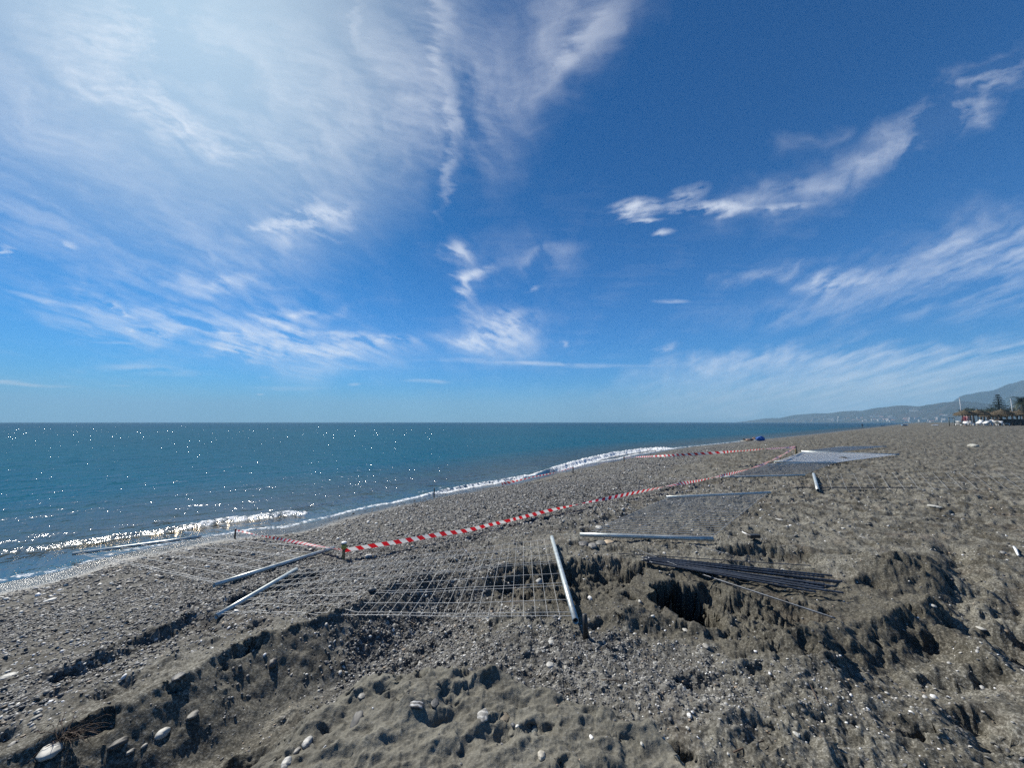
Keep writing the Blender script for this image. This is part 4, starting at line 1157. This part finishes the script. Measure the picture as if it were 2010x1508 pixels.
stick((1590, 1345), (1612, 1392), .003, 'twig', 'fine bent twig below the rough heap', .01, .02)
# white torn sheet caught in the wire
p = hit(1058, 1142, .08); m = MB()
a = [Vector((math.cos(t) * .034 * (1 + .25 * math.sin(3 * t)), math.sin(t) * .04, .012 * math.sin(2 * t))) for t in [i * math.pi / 5 for i in range(10)]]
m.add([v for v in a] + [v + Vector((0, 0, -.003)) for v in a] + [Vector((0, 0, .016)), Vector((0, 0, .012))],
      [(i, (i + 1) % 10, 20) for i in range(10)] + [((i + 1) % 10 + 10, i + 10, 21) for i in range(10)] + [(i + 10, (i + 1) % 10 + 10, (i + 1) % 10, i) for i in range(10)])
o = m.build('torn_sheet', M['paper'], None, (0, 0, 0), True, p); o.rotation_euler = (.5, 0, 0); tag(o, 'pale torn scrap caught in the wire left of the leaning post', 'scrap')
# black post foot standing under the raised post end
f0 = hit(1150, 1254); m = MB(); m.tube([(0, 0, -.1), (0, 0, .10), (-.005, .01, .17)], [.022, .020, .018], 10)
tag(m.build('pipe_stub', M['black'], None, (0, 0, 0), True, f0), 'short black pipe stub upright below the end of the leaning post', 'pipe')
# dry root tuft
c = hit(125, 1450); m = MB(); rr_ = random.Random(5)
for i in range(70):
    a = rr_.uniform(-.6, .9); L = rr_.uniform(.05, .20); st_ = Vector((rr_.uniform(-.05, .05), rr_.uniform(-.03, .03), 0))
    pts = [st_]; d = Vector((math.cos(a), math.sin(a), rr_.uniform(.1, .7)))
    if rr_.random() < .4: d.x *= -.5
    for k in range(5):
        pts.append(pts[-1] + d.normalized() * L / 5); d += Vector((rr_.uniform(-.4, .4), rr_.uniform(-.4, .4), rr_.uniform(-.45, .15)))
    m.tube(pts, [.0022, .002, .0018, .0014, .001, .0006], 4, False)
tag(m.build('dry_roots', M['twig'], None, (0, 0, 0), True, c), 'tuft of dry brown roots sticking out of the sand at bottom left', 'dry roots')

# ================================================================ people
def figure(name, joints, edges, loc, rz, mats, zsplit, label, hair=True):
    """one continuous body grown over a skeleton; mats = [skin, top, bottom]; zsplit(v) -> material index"""
    me = bpy.data.meshes.new(name)
    me.from_pydata([j[0] for j in joints], edges, []); me.update()
    tmp = bpy.data.objects.new('person_tmp', me); COL.objects.link(tmp)
    md = tmp.modifiers.new('skin', 'SKIN')
    me.skin_vertices[0].data[0].use_root = True
    for i, j in enumerate(joints):
        r = j[1]; me.skin_vertices[0].data[i].radius = r if isinstance(r, tuple) else (r, r)
    tmp.modifiers.new('sub', 'SUBSURF').levels = 1
    tmp.modifiers['sub'].render_levels = 1
    dg = bpy.context.evaluated_depsgraph_get(); dg.update()
    m2 = bpy.data.meshes.new_from_object(tmp.evaluated_get(dg)); m2.name = name
    bpy.data.objects.remove(tmp)
    m2.materials.clear()
    for m_ in mats: m2.materials.append(M[m_])
    for p_ in m2.polygons:
        p_.use_smooth = True; p_.material_index = zsplit(p_.center)
    o = bpy.data.objects.new(name, m2); COL.objects.link(o); o.location = loc; o.rotation_euler = (0, 0, rz)
    tag(o, label, 'person')
    hd = Vector(joints[0][0])
    m = MB(); m.lathe([(.02, .115), (.07, .10), (.098, .05), (.10, .0), (.085, -.05)], (hd.x, hd.y - .012, hd.z + .01), 12)
    m.build('hair', M['hair'], o)
    return o
def standing(arm=.0, stride=.1):
    J = [((0, 0, 1.60), (.085, .10)), ((0, 0, 1.47), .055), ((0, 0, 1.38), (.13, .09)), ((0, 0, 1.15), (.145, .10)), ((0, 0, .95), (.15, .11)),
         ((.19, 0, 1.38), .055), ((.24, .02 + arm, 1.12), .042), ((.25, .10 + arm, .86), .032), ((.25, .13 + arm, .76), .03),
         ((-.19, 0, 1.38), .055), ((-.24, -.02, 1.12), .042), ((-.25, .03, .86), .032), ((-.25, .05, .76), .03),
         ((.10, 0, .86), .085), ((.11, stride, .48), .058), ((.11, stride * .8, .08), .04), ((.11, stride * .8 + .13, .03), .035),
         ((-.10, 0, .86), .085), ((-.11, -stride * .3, .48), .058), ((-.11, -stride, .08), .04), ((-.11, -stride + .13, .03), .035)]
    E = [(4, 3), (3, 2), (2, 1), (1, 0), (2, 5), (5, 6), (6, 7), (7, 8), (2, 9), (9, 10), (10, 11), (11, 12), (4, 13), (13, 14), (14, 15), (15, 16), (4, 17), (17, 18), (18, 19), (19, 20)]
    return J, E
J, E_ = standing()
figure('person', J, E_, hit(1693, 840), 2.2, ['skin_dark', 'navy', 'navy'], lambda c: 0 if c.z > 1.44 else 1, 'person in dark clothes standing by the sea on the far beach')
J, E_ = standing(.1, .05)
o = figure('person', J, E_, Vector((68.4, 57.2, gz1(68.4, 57.2))), 1.2, ['skin', 'maroon', 'maroon'], lambda c: 0 if c.z > 1.44 or c.z < .45 else 1, 'person in maroon clothes standing left of the thatched parasols')
J, E_ = standing(.05, .1)
o = figure('person', J, E_, Vector((69.5, 57.8, gz1(69.5, 57.8))), -1.0, ['skin', 'pink', 'skin'], lambda c: 0 if c.z > 1.44 or c.z < .7 else 1, 'person in pink standing right beside the one in maroon')
# someone lying on the shingle, knees up
J = [((-.75, 0, .16), (.085, .09)), ((-.60, 0, .14), .055), ((-.48, 0, .13), (.10, .14)), ((-.25, 0, .12), (.10, .14)), ((0, 0, .12), (.11, .15)),
     ((-.48, .20, .11), .05), ((-.30, .30, .07), .04), ((-.08, .26, .06), .032), ((0.0, .25, .06), .03), ((-.48, -.20, .11), .05), ((-.30, -.30, .07), .04), ((-.08, -.26, .06), .032), ((0.0, -.25, .06), .03),
     ((.08, .10, .12), .08), ((.42, .10, .42), .06), ((.72, .10, .08), .04), ((.84, .10, .05), .035), ((.08, -.10, .12), .08), ((.48, -.12, .30), .06), ((.85, -.12, .08), .04), ((.97, -.12, .06), .035)]
lp = hit(1474, 866)
figure('person', J, E_, lp, -.15, ['skin', 'skin', 'navy'], lambda c: 2 if -.12 < c.x < .18 else 0, 'person lying on the far shingle with knees raised beside a blue bag')
# towel and blue bag
m = MB(); m.box((0, 0, .02), (2.0, .8, .03)); tt = m.build('beach_towel', M['towel'], None, (0, 0, 0), True, (lp.x, lp.y, lp.z - .01)); tt.rotation_euler = (0, 0, -.15)
tag(tt, 'sand coloured towel under the person lying on the shingle', 'towel')
bp_ = hit(1493, 866); V, F = ico(3)
nn = gn(V[:, 0] * 1.6, V[:, 1] * 1.6 + V[:, 2], 811) * .25
PP = V * (1 + nn)[:, None] * np.array([.42, .25, .26]); PP[:, 2] = np.maximum(PP[:, 2] + .2, 0)
me = np_mesh('beach_bag', PP, F, M['blue']); o = link_mesh('beach_bag', me, loc=tuple(bp_)); tag(o, 'bright blue bundled beach bag right of the lying person', 'bag')

# ================================================================ far right: thatched parasols, loungers, posts
def at(px, d):
    """ground point in the direction of a photo column at distance d ahead"""
    x = (px - 1005) / (FPX * math.cos(PITCH) ** -1) * d * 1.0
    return Vector((x, d, gz1(x, d)))
def parasol(seed):
    rg = random.Random(seed)
    root = empty('thatched_parasol', (0, 0, 0))
    m = MB(); m.tube([(0, 0, -.3), (0.01, 0, 1.2), (0, 0, 2.25)], [.055, .05, .045], 8); m.build('pole', M['pole_wood'], root)
    m = MB()
    for i in range(8):
        a = i * math.pi / 4; m.tube([(0, 0, 2.3), (math.cos(a) * 1.3, math.sin(a) * 1.3, 1.78)], .018, 5)
    m.build('frame', M['pole_wood'], root)
    m = MB()
    prof = [(.02, 2.48), (.35, 2.36), (.8, 2.12), (1.22, 1.84), (1.34, 1.70), (1.28, 1.70), (.8, 2.02), (.05, 2.36)]
    m.lathe(prof, n=20)
    for i in range(620):
        a = rg.uniform(0, 2 * math.pi); k = rg.random() ** .6; r0 = .1 + 1.15 * k; z0 = 2.50 - .52 * (r0 / 1.3) ** 1.25 + .03
        L = rg.uniform(.35, .6); r1 = r0 + L * .55 * (1 - .5 * k); z1 = z0 - L * (.55 + .45 * k)
        w = .022; da = rg.uniform(-.12, .12)
        p = Vector((math.cos(a) * r0, math.sin(a) * r0, z0)); q = Vector((math.cos(a + da) * min(r1, 1.5), math.sin(a + da) * min(r1, 1.5), z1))
        s_ = Vector((-math.sin(a), math.cos(a), 0)) * w
        m.add([p - s_, p + s_, q + s_ * .5, q - s_ * .5], [(0, 1, 2, 3)])
    m.build('thatch_roof', M['straw'], root)
    m = MB(); m.lathe([(.16, 2.40), (.12, 2.52), (.05, 2.62), (.01, 2.64)], n=10); m.build('thatch_tip', M['straw'], root)
    return root
GP = 'thatched parasols in a row on the far beach'
par = [(1896, 59, .98, 'leftmost thatched parasol, nearest the maroon clad person'), (1921, 60, 1.02, 'second thatched parasol from the left with pale worn crown'), (1943, 66, .95, 'third thatched parasol, set further back among the white chairs'),
       (1968, 60, 1.02, 'fourth thatched parasol, standing over the long white lounger'), (1987, 65, .98, 'fifth thatched parasol, in front of the right hand light pole'), (2004, 60, 1.0, 'rightmost thatched parasol, cut by the right edge'), (1957, 72, .98, 'thatched parasol in the back row, before the pine')]
for i, (px, d, sc_, lb) in enumerate(par):
    o = parasol(i) if i < 3 else copy_tree(PAR[i % 3])
    if i == 0: PAR = []
    if i < 3: PAR.append(o)
    o.location = at(px, d); o.rotation_euler = (0, 0, i * 1.3); o.scale = (sc_, sc_, sc_ * .98); tag(o, lb, 'parasol', GP)
def lounger():
    root = empty('sun_lounger', (0, 0, 0))
    m = MB(); m.box((0, 0, .36), (1.3, .62, .06)); m.build('bed', M['white'], root)
    m = MB(); m.box((0, 0, 0), (.68, .60, .05)); o = m.build('backrest', M['white'], root); o.location = (.88, 0, .52); o.rotation_euler = (0, R(-32), 0)
    for a in (-.55, .5):
        for b_ in (-.27, .27):
            m = MB(); m.tube([(a * 1.12, b_, 0), (a, b_, .35)], [.035, .045], 6); m.build('leg', M['white'], root)
    return root
GL = 'white plastic sun loungers under the parasols'
LG = None
for px, d, rz, lb in [(1886, 56, 0.2, 'leftmost white lounger, in front of the first parasol'), (1899, 55, 2.9, 'second white lounger, facing the first one'), (1912, 55.5, .1, 'third white lounger, right of centre of the left parasols'),
                      (1922, 56, -.1, 'short looking white lounger before the stacked chairs'), (1968, 54, 3.2, 'long white lounger standing alone under the fourth parasol'), (1957, 57, .4, 'white lounger half hidden behind the lone long one'), (1904, 60, .8, 'white lounger deep in the shade of the second parasol')]:
    if LG is None: LG = lounger(); o = LG
    else: o = copy_tree(LG)
    o.location = at(px, d); o.rotation_euler = (0, 0, rz); tag(o, lb, 'lounger', GL)
def chair():
    root = empty('plastic_chair', (0, 0, 0))
    m = MB(); m.box((0, 0, .43), (.45, .45, .04)); m.build('seat', M['white'], root)
    m = MB(); m.box((-.22, 0, .68), (.04, .44, .48)); m.build('backrest', M['white'], root)
    for a in (-.2, .2):
        for b_ in (-.2, .2):
            m = MB(); m.tube([(a * 1.15, b_ * 1.15, 0), (a, b_, .43)], .02, 5); m.build('leg', M['white'], root)
    return root
CH = None
for px, d, rz, lb in [(1927, 59, .5, 'white plastic chair left of the group between the parasols'), (1933, 60, 2.0, 'white plastic chair second from left between the parasols'), (1941, 59, 1.2, 'white plastic chair in the middle between the parasols'), (1949, 60, .2, 'tall looking white plastic chair nearest the fourth parasol')]:
    if CH is None: CH = chair(); o = CH
    else: o = copy_tree(CH)
    o.location = at(px, d); o.rotation_euler = (0, 0, rz); tag(o, lb, 'chair', 'white plastic chairs between the parasols')
def table(px, d, lb):
    root = tag(empty('blue_table', at(px, d)), lb, 'table')
    m = MB(); m.box((0, 0, .7), (1.0, .7, .05)); m.build('tabletop', M['boat_blue'], root)
    for a in (-.4, .4):
        for b_ in (-.28, .28):
            m = MB(); m.tube([(a, b_, 0), (a, b_, .69)], .03, 5); m.build('leg', M['boat_blue'], root)
table(1937, 62, 'pale blue table behind the white plastic chairs')
# dark counter in the shade
root = tag(empty('beach_bar', at(1975, 68)), 'dark low beach bar hut in the shade behind the lounger', 'beach bar')
m = MB(); m.box((0, 0, .55), (4.6, 1.6, 1.1)); m.build('counter', M['wood_dark'], root, smooth=False)
m = MB(); m.box((0, 0, 2.2), (5.2, 2.2, .1)); m.build('roof', M['straw'], root, smooth=False)
for a in (-2.3, 2.3):
    for b_ in (-.8, .8):
        m = MB(); m.tube([(a, b_, 0), (a, b_, 2.16)], .06, 6); m.build('post', M['pole_wood'], root)
# dark metal goal frame
root = tag(empty('goal_frame', at(1863, 60)), 'dark metal goal frame at the left end of the parasols', 'goal frame')
m = MB(); m.tube([(0, 0, 0), (0, 0, 1.28)], .05, 6); m.build('post', M['goal'], root)
m = MB(); m.tube([(2.6, 1.5, 0), (2.6, 1.5, 1.28)], .05, 6); m.build('post', M['goal'], root)
m = MB(); m.tube([(-.05, -.03, 1.32), (2.65, 1.53, 1.32)], .05, 6); m.build('crossbar', M['goal'], root)
# light poles
for px, d, hgt, lb in [(1889, 78, 5.35, 'thin pale pole rising from the left parasols'), (1990, 78, 5.2, 'thin pale pole beside the palm at the right')]:
    root = tag(empty('light_pole', at(px, d)), lb, 'light pole', 'pale poles behind the parasols')
    m = MB(); m.tube([(0, 0, -.2), (0, 0, hgt)], [.07, .045], 8); m.build('pole', M['lamp_white'], root)
    m = MB(); m.lathe([(.06, hgt), (.11, hgt + .05), (.10, hgt + .16), (.03, hgt + .2)], n=8); m.build('lamp_head', M['lamp_white'], root)
# boats
def boat(loc, L, rz, mat, label, upside=False):
    root = tag(empty('rowing_boat', loc, rz), label, 'boat')
    m = MB(); n = 12; vs = []; S = 9
    for i in range(n + 1):
        t = i / n * 2 - 1; w = L * .19 * (1 - abs(t) ** 2.4) + .01; k = .10 * L * (1 + .35 * t * t)
        for j in range(S):
            a = math.pi * j / (S - 1); vs.append((t * L / 2, -math.cos(a) * w, k - math.sin(a) ** .7 * (k * .95)))
    m.add(vs, [(i * S + j, i * S + j + 1, (i + 1) * S + j + 1, (i + 1) * S + j) for i in range(n) for j in range(S - 1)])
    h = m.build('hull', M[mat], root); sd = h.modifiers.new('s', 'SOLIDIFY'); sd.thickness = .03
    m = MB()
    for t in (-.15, .2): m.box((t * L, 0, L * .08), (.2, L * .34, .03))
    b2 = m.build('bench', M['wood'], root)
    if upside:
        root.rotation_euler = (math.pi, 0, rz); root.location = Vector(loc) + Vector((0, 0, L * .12))
    return root
boat(at(1835, 75), 1.9, .3, 'boat_hull', 'small white boat turned upside down left of the goal frame', True)
boat(hit(1733, 836.5), 3.4, .2, 'boat_blue', 'small blue boat at the far waterline, left of two')
boat(hit(1776, 836.5), 3.0, .5, 'boat_blue', 'small blue boat at the far waterline, right of two')
# ships on the horizon
def ship(px, d, L, label, mast=False):
    x = (px - 1005) / FPX * d
    root = tag(empty('ship', (x, d, 0), .2), label, 'ship')
    m = MB(); m.box((0, 0, L * .03), (L, L * .16, L * .08)); m.build('hull', M['ship'], root)
    if mast:
        m = MB(); m.tube([(0, 0, 0), (0, 0, L * 1.3)], .12, 5); m.build('mast', M['ship'], root)
    else:
        m = MB(); m.box((-L * .3, 0, L * .12), (L * .16, L * .12, L * .12)); m.build('bridge', M['boat_hull'], root)
ship(233, 4000, 38, 'tiny cargo ship on the horizon at far left')
ship(853, 4000, 18, 'tiny ship on the horizon near the middle')
ship(1353, 2200, 14, 'tiny sailing boat with a thin mast on the horizon', True)

# ================================================================ trees
def blade_fan(m, base, dirv, L, w, droop, n=5, pinn=0):
    """a palm frond: arched rib with leaflets both sides"""
    p = Vector(base); d = Vector(dirv).normalized(); seg = L / n
    pts = [p.copy()]
    for i in range(n):
        p = p + d * seg; d = (d + Vector((0, 0, -droop))).normalized(); pts.append(p.copy())
    for i in range(n):
        a, b_ = pts[i], pts[i + 1]; s_ = (b_ - a).cross(Vector((0, 0, 1)))
        if s_.length < 1e-4: s_ = Vector((1, 0, 0))
        s_.normalize()
        for q in range(pinn or 1):
            c0 = a.lerp(b_, q / (pinn or 1)); c1 = a.lerp(b_, (q + .55) / (pinn or 1)); ww = w * (1 - .7 * (i / n))
            for sg in (-1, 1):
                m.add([c0, c1, c1 + s_ * sg * ww + Vector((0, 0, -ww * .5)) + (b_ - a) * .4], [(0, 1, 2)])
def palm(loc, hgt, crown, fronds, label, group, fw=.35, seed=0, leaf='palm_leaf'):
    rg = random.Random(seed); root = tag(empty('palm_tree', loc), label, 'palm', group)
    m = MB(); m.tube([(0, 0, -.3), (rg.uniform(-.1, .1) * hgt * .3, 0, hgt * .5), (0, 0, hgt)], [hgt * .05 + .1, hgt * .03 + .1, hgt * .03 + .12], 8); m.build('trunk', M['bark'], root)
    m = MB()
    for i in range(fronds):
        a = i * 2.4; e = rg.uniform(-.25, 1.2)
        blade_fan(m, (0, 0, hgt), (math.cos(a) * math.cos(e), math.sin(a) * math.cos(e), math.sin(e)), crown * rg.uniform(.8, 1.1), crown * fw, .30, 6, 4)
    m.build('crown', M[leaf], root)
    return root
palm(at(2012, 84), 5.0, 2.6, 46, 'big dark date palm at the right edge behind the parasols', None, .26, 3)
GPM = 'small palms in a row far behind the parasols'
sp = [(1889, 804, 0), (1894, 804, 1), (1900, 802, 2), (1906, 799, 3), (1912, 797, 4), (1926, 810, 1), (1932, 809, 2), (1940, 808, 3), (1945, 806, 4), (1951, 805, 0)]
order = ['first', 'second', 'third', 'fourth', 'fifth']
PB = [None] * 3
for i, (px, py, q) in enumerate(sp):
    d = 150 - 4 * (i % 5); lo = at(px, d); hgt = CAM_Z + (829 - py) / FPX * d - lo.z
    lb = '%s from the left of the small far palms above the %s' % (order[i % 5], 'left parasols' if i < 5 else 'middle parasols')
    if PB[i % 3] is None: o = PB[i % 3] = palm(lo, hgt - .6, 1.25 + .15 * (i % 3), 24, lb, GPM, .4, i)
    else:
        o = copy_tree(PB[i % 3]); o.location = lo; o.rotation_euler = (0, 0, i); tag(o, lb, 'palm', GPM)
# Norfolk pine: whorls of level branches
lo = at(1965, 112); root = tag(empty('pine_tree', lo), 'tall tiered pine rising dark behind the parasols', 'pine')
H = CAM_Z + (829 - 775) / FPX * 112 - lo.z
m = MB(); m.tube([(0, 0, -.3), (0, 0, H * .5), (0, 0, H)], [.28, .18, .04], 8); m.build('trunk', M['bark'], root)
m = MB(); rg = random.Random(9)
for k in range(13):
    z = H * (.28 + .70 * k / 12); Lr = (1 - (k / 13) ** 1.25) * 2.5 + .25
    for j in range(7):
        a = j * 2 * math.pi / 7 + k * .7 + rg.uniform(-.2, .2); L = Lr * rg.uniform(.7, 1.1)
        d = Vector((math.cos(a), math.sin(a), .12)); b0 = Vector((0, 0, z))
        for q in range(int(L / .10)):
            t = q * .10; c0 = b0 + d * t + Vector((0, 0, .05 * t * t)); ww = .48 * (1 - .4 * t / L)
            for s_ in range(5):
                e = Vector((rg.uniform(-1, 1), rg.uniform(-1, 1), rg.uniform(-.3, .6))) * ww
                f = Vector((rg.uniform(-1, 1), rg.uniform(-1, 1), rg.uniform(-.3, .3))) * ww * .4
                m.add([c0 - f, c0 + f, c0 + e], [(0, 1, 2)])
m.build('crown', M['leaf'], root, smooth=False)
def tree(px, d, top_py, width, label, seed):
    lo = at(px, d); H = CAM_Z + (829 - top_py) / FPX * d - lo.z; W = width * d / FPX / 2
    root = tag(empty('bushy_tree', lo), label, 'tree', 'dark trees behind the parasols')
    m = MB(); m.tube([(0, 0, -.2), (.1, 0, H * .5)], [.22, .14], 7)
    for i in range(4): a = i * 1.6; m.tube([(0, 0, H * .35), (math.cos(a) * W * .5, math.sin(a) * W * .5, H * .7)], [.10, .04], 5)
    m.build('trunk', M['bark'], root)
    m = MB(); rg = random.Random(seed)
    cl = [(Vector((rg.uniform(-1, 1) * W * .7, rg.uniform(-1, 1) * W * .7, H * rg.uniform(.45, .88))), W * rg.uniform(.25, .45)) for _ in range(14)]
    for i in range(2600):
        c, r_ = rg.choice(cl); u = Vector((rg.gauss(0, 1), rg.gauss(0, 1), rg.gauss(0, 1))).normalized() * r_ * rg.uniform(.5, 1.1)
        p = c + u; e = Vector((rg.uniform(-1, 1), rg.uniform(-1, 1), rg.uniform(-1, 1))) * .16; f = Vector((rg.uniform(-1, 1), rg.uniform(-1, 1), rg.uniform(-1, 1))) * .12
        m.add([p, p + e, p + f], [(0, 1, 2)])
    m.build('crown', M['leaf'], root, smooth=False)
tree(1958, 100, 802, 26, 'dark bushy tree left of the tiered pine foot', 1)
tree(1977, 98, 799, 30, 'dark bushy tree right of the tiered pine', 2)
tree(1997, 96, 797, 28, 'dark bushy tree under the date palm', 3)
tree(2022, 98, 790, 34, 'dark bushy tree cut by the right edge', 4)

# ================================================================ hills across the bay
def hill_material():
    m, g = new_mat('hillside')
    out = g.n('ShaderNodeOutputMaterial'); b = g.n('ShaderNodeBsdfPrincipled'); g.link(b.outputs[0], out.inputs[0])
    tc = g.n('ShaderNodeTexCoord').outputs['Object']
    n = g.noise(tc, .008, 7, .65); n2 = g.noise(tc, .04, 5, .6)
    c = g.mix(g.mrange(n, .4, .62, 0, 1), c4((.012, .018, .016)), c4((.040, .036, .032)))
    c = g.mix(g.mrange(n2, .55, .7, 0, .6), c, c4((.07, .06, .055)))
    g.link(c, b.inputs['Base Color']); b.inputs['Roughness'].default_value = .95; b.inputs['Specular IOR Level'].default_value = .1
    return m
SKY1 = [(1440, 829.5), (1462, 827), (1500, 821.5), (1530, 820.5), (1556, 815), (1600, 812), (1622, 812), (1650, 808), (1675, 806.5), (1690, 807), (1720, 801), (1740, 799), (1765, 796.5), (1785, 797), (1800, 798), (1830, 794), (1860, 789), (1885, 788), (1930, 792), (2010, 797), (2200, 800), (2600, 812)]
SKY2 = [(1700, 829), (1800, 812), (1860, 795), (1885, 780), (1900, 774.5), (1925, 769), (1950, 766.5), (1968, 763), (1990, 757), (2010, 750), (2080, 744), (2200, 752), (2600, 790)]
def make_hills(nm, prof, d0, d1, seed, depth):
    px = np.array([p[0] for p in prof], float); py = np.array([p[1] for p in prof], float)
    az = np.arctan2(px - 1005, FPX); el = (829 - py) / np.hypot(px - 1005, FPX)
    A = np.linspace(az[0], az[-1], 420); E = np.interp(A, az, el)
    D = np.interp(A, [az[0], R(50)], [d0, d1])
    K = np.linspace(-1, 1, 60)
    AA, KK = np.meshgrid(A, K); DD = D[None] + KK * depth; EE = E[None]
    Hc = EE * D[None] + 2.0
    x = DD * np.sin(AA); y = DD * np.cos(AA)
    pr = np.clip(1 - np.abs(KK) ** 1.5, 0, 1)
    n = fbm(x / 230, y / 230, seed, 5); rd = ridged(x / 380, y / 380, seed + 3, 4)
    w = np.clip(1 - np.abs(KK), 0, 1)
    z = Hc * pr * (1 + (.30 * n + .22 * (rd - .4)) * (1 - np.exp(-((KK) / .25) ** 2)))
    z += Hc * .06 * n * w
    z = np.where(np.abs(KK) > .98, -5, z)
    me = np_mesh(nm, np.stack([x.ravel(), y.ravel(), z.ravel()], 1), grid_faces(60, 420)[:, ::-1], M['hill'])
    tag(link_mesh(nm, me), kind='structure')
    return (A, D, E, depth)
M['hill'] = hill_material()
H1 = make_hills('hills', SKY1, 4300, 2500, 901, 480)
H2 = make_hills('mountain', SKY2, 4300, 3700, 911, 650)
# white town on the lower slopes
def house_proto(w, l, h, gab):
    root = empty('white_house', (0, 0, 0))
    m = MB(); m.box((0, 0, h / 2), (w, l, h)); m.build('wall', M['wall'], root, smooth=False)
    m = MB()
    if gab:
        a, b_ = w / 2 + .5, l / 2 + .5
        m.add([(-a, -b_, h), (a, -b_, h), (a, b_, h), (-a, b_, h), (-a, 0, h + 2.4), (a, 0, h + 2.4)], [(0, 1, 5, 4), (3, 4, 5, 2), (0, 4, 3), (1, 2, 5), (0, 3, 2, 1)])
        m.build('roof', M['roof'], root, smooth=False)
    else:
        m.box((0, 0, h + .3), (w + .6, l + .6, .6)); m.build('roof', M['wall'], root, smooth=False)
    m = MB(); nx = max(2, int(w / 5))
    for fl in range(int(h / 3)):
        for i in range(nx): m.box((-w / 2 + (i + .5) * w / nx, -l / 2 - .02, fl * 3 + 1.7), (1.6, .1, 1.4))
    m.build('windows', M['glass_dark'], root, smooth=False)
    return root
protos = [(12, 8, 5.5, 1), (20, 9, 8.5, 0), (32, 10, 9, 0), (16, 8, 6, 0)]
PR = [None] * 4; rg = random.Random(21)
rowpos = []
def hill_ground(az_, dd): return None
A_, D_, E2_, dep_ = H1
hillobj = bpy.data.objects['hills']
from mathutils.bvhtree import BVHTree
_me = hillobj.data
_bv = BVHTree.FromPolygons([v.co[:] for v in _me.vertices], [tuple(p.vertices) for p in _me.polygons])
spots = []
for (x0, x1, y0, y1, n) in [(1580, 1600, 826, 829, 4), (1600, 1640, 823, 828, 10), (1640, 1700, 820, 828, 14), (1715, 1755, 818, 827, 24), (1700, 1760, 824, 829, 12), (1775, 1805, 822, 829, 14), (1840, 1870, 816, 826, 10), (1790, 1800, 803, 812, 4), (1810, 1870, 822, 829, 10), (1540, 1580, 825, 829, 4)]:
    for _ in range(n): spots.append((rg.uniform(x0, x1), rg.uniform(y0, y1)))
k = 0
for (px, py) in spots:
    d = Vector(pix_dir(px, py)).normalized()
    h_ = _bv.ray_cast(Vector((0, 0, CAM_Z)), d)
    if h_[0] is None: continue
    q = rg.choice([0, 0, 1, 3, 3, 2]); 
    if PR[q] is None: o = PR[q] = house_proto(*protos[q])
    else: o = copy_tree(PR[q])
    o.location = h_[0] - Vector((0, 0, 1.5)); o.rotation_euler = (0, 0, -math.atan2(h_[0].x, h_[0].y) + rg.uniform(-.5, .5))
    kind = ['small white house with a clay roof among the town across the bay', 'white flat-roofed block among the town across the bay', 'long white apartment block among the town across the bay', 'small white flat-roofed house among the town across the bay'][q]
    tag(o, kind, 'house', 'white houses of the town across the bay: ' + ['clay roofed', 'blocks', 'long blocks', 'flat roofed'][q]); k += 1
print('houses', k)

# ================================================================ sea air
def make_haze():
    m, g = new_mat('sea_air')
    out = g.n('ShaderNodeOutputMaterial'); v = g.n('ShaderNodeVolumePrincipled')
    v.inputs['Color'].default_value = (.46, .76, 1.0, 1)
    v.inputs['Density'].default_value = .00025
    v.inputs['Anisotropy'].default_value = 0.0
    g.link(v.outputs[0], out.inputs['Volume'])
    mb = MB(); x0, x1, y0, y1, z0, z1 = -5600, 5600, -5600, 5600, -14, 285
    mb.box(((x0 + x1) / 2, (y0 + y1) / 2, (z0 + z1) / 2), (x1 - x0, y1 - y0, z1 - z0))
    tag(mb.build('haze', m, smooth=False), kind='stuff', label='pale sea haze between the beach and the far hills', cat='haze')
make_haze()
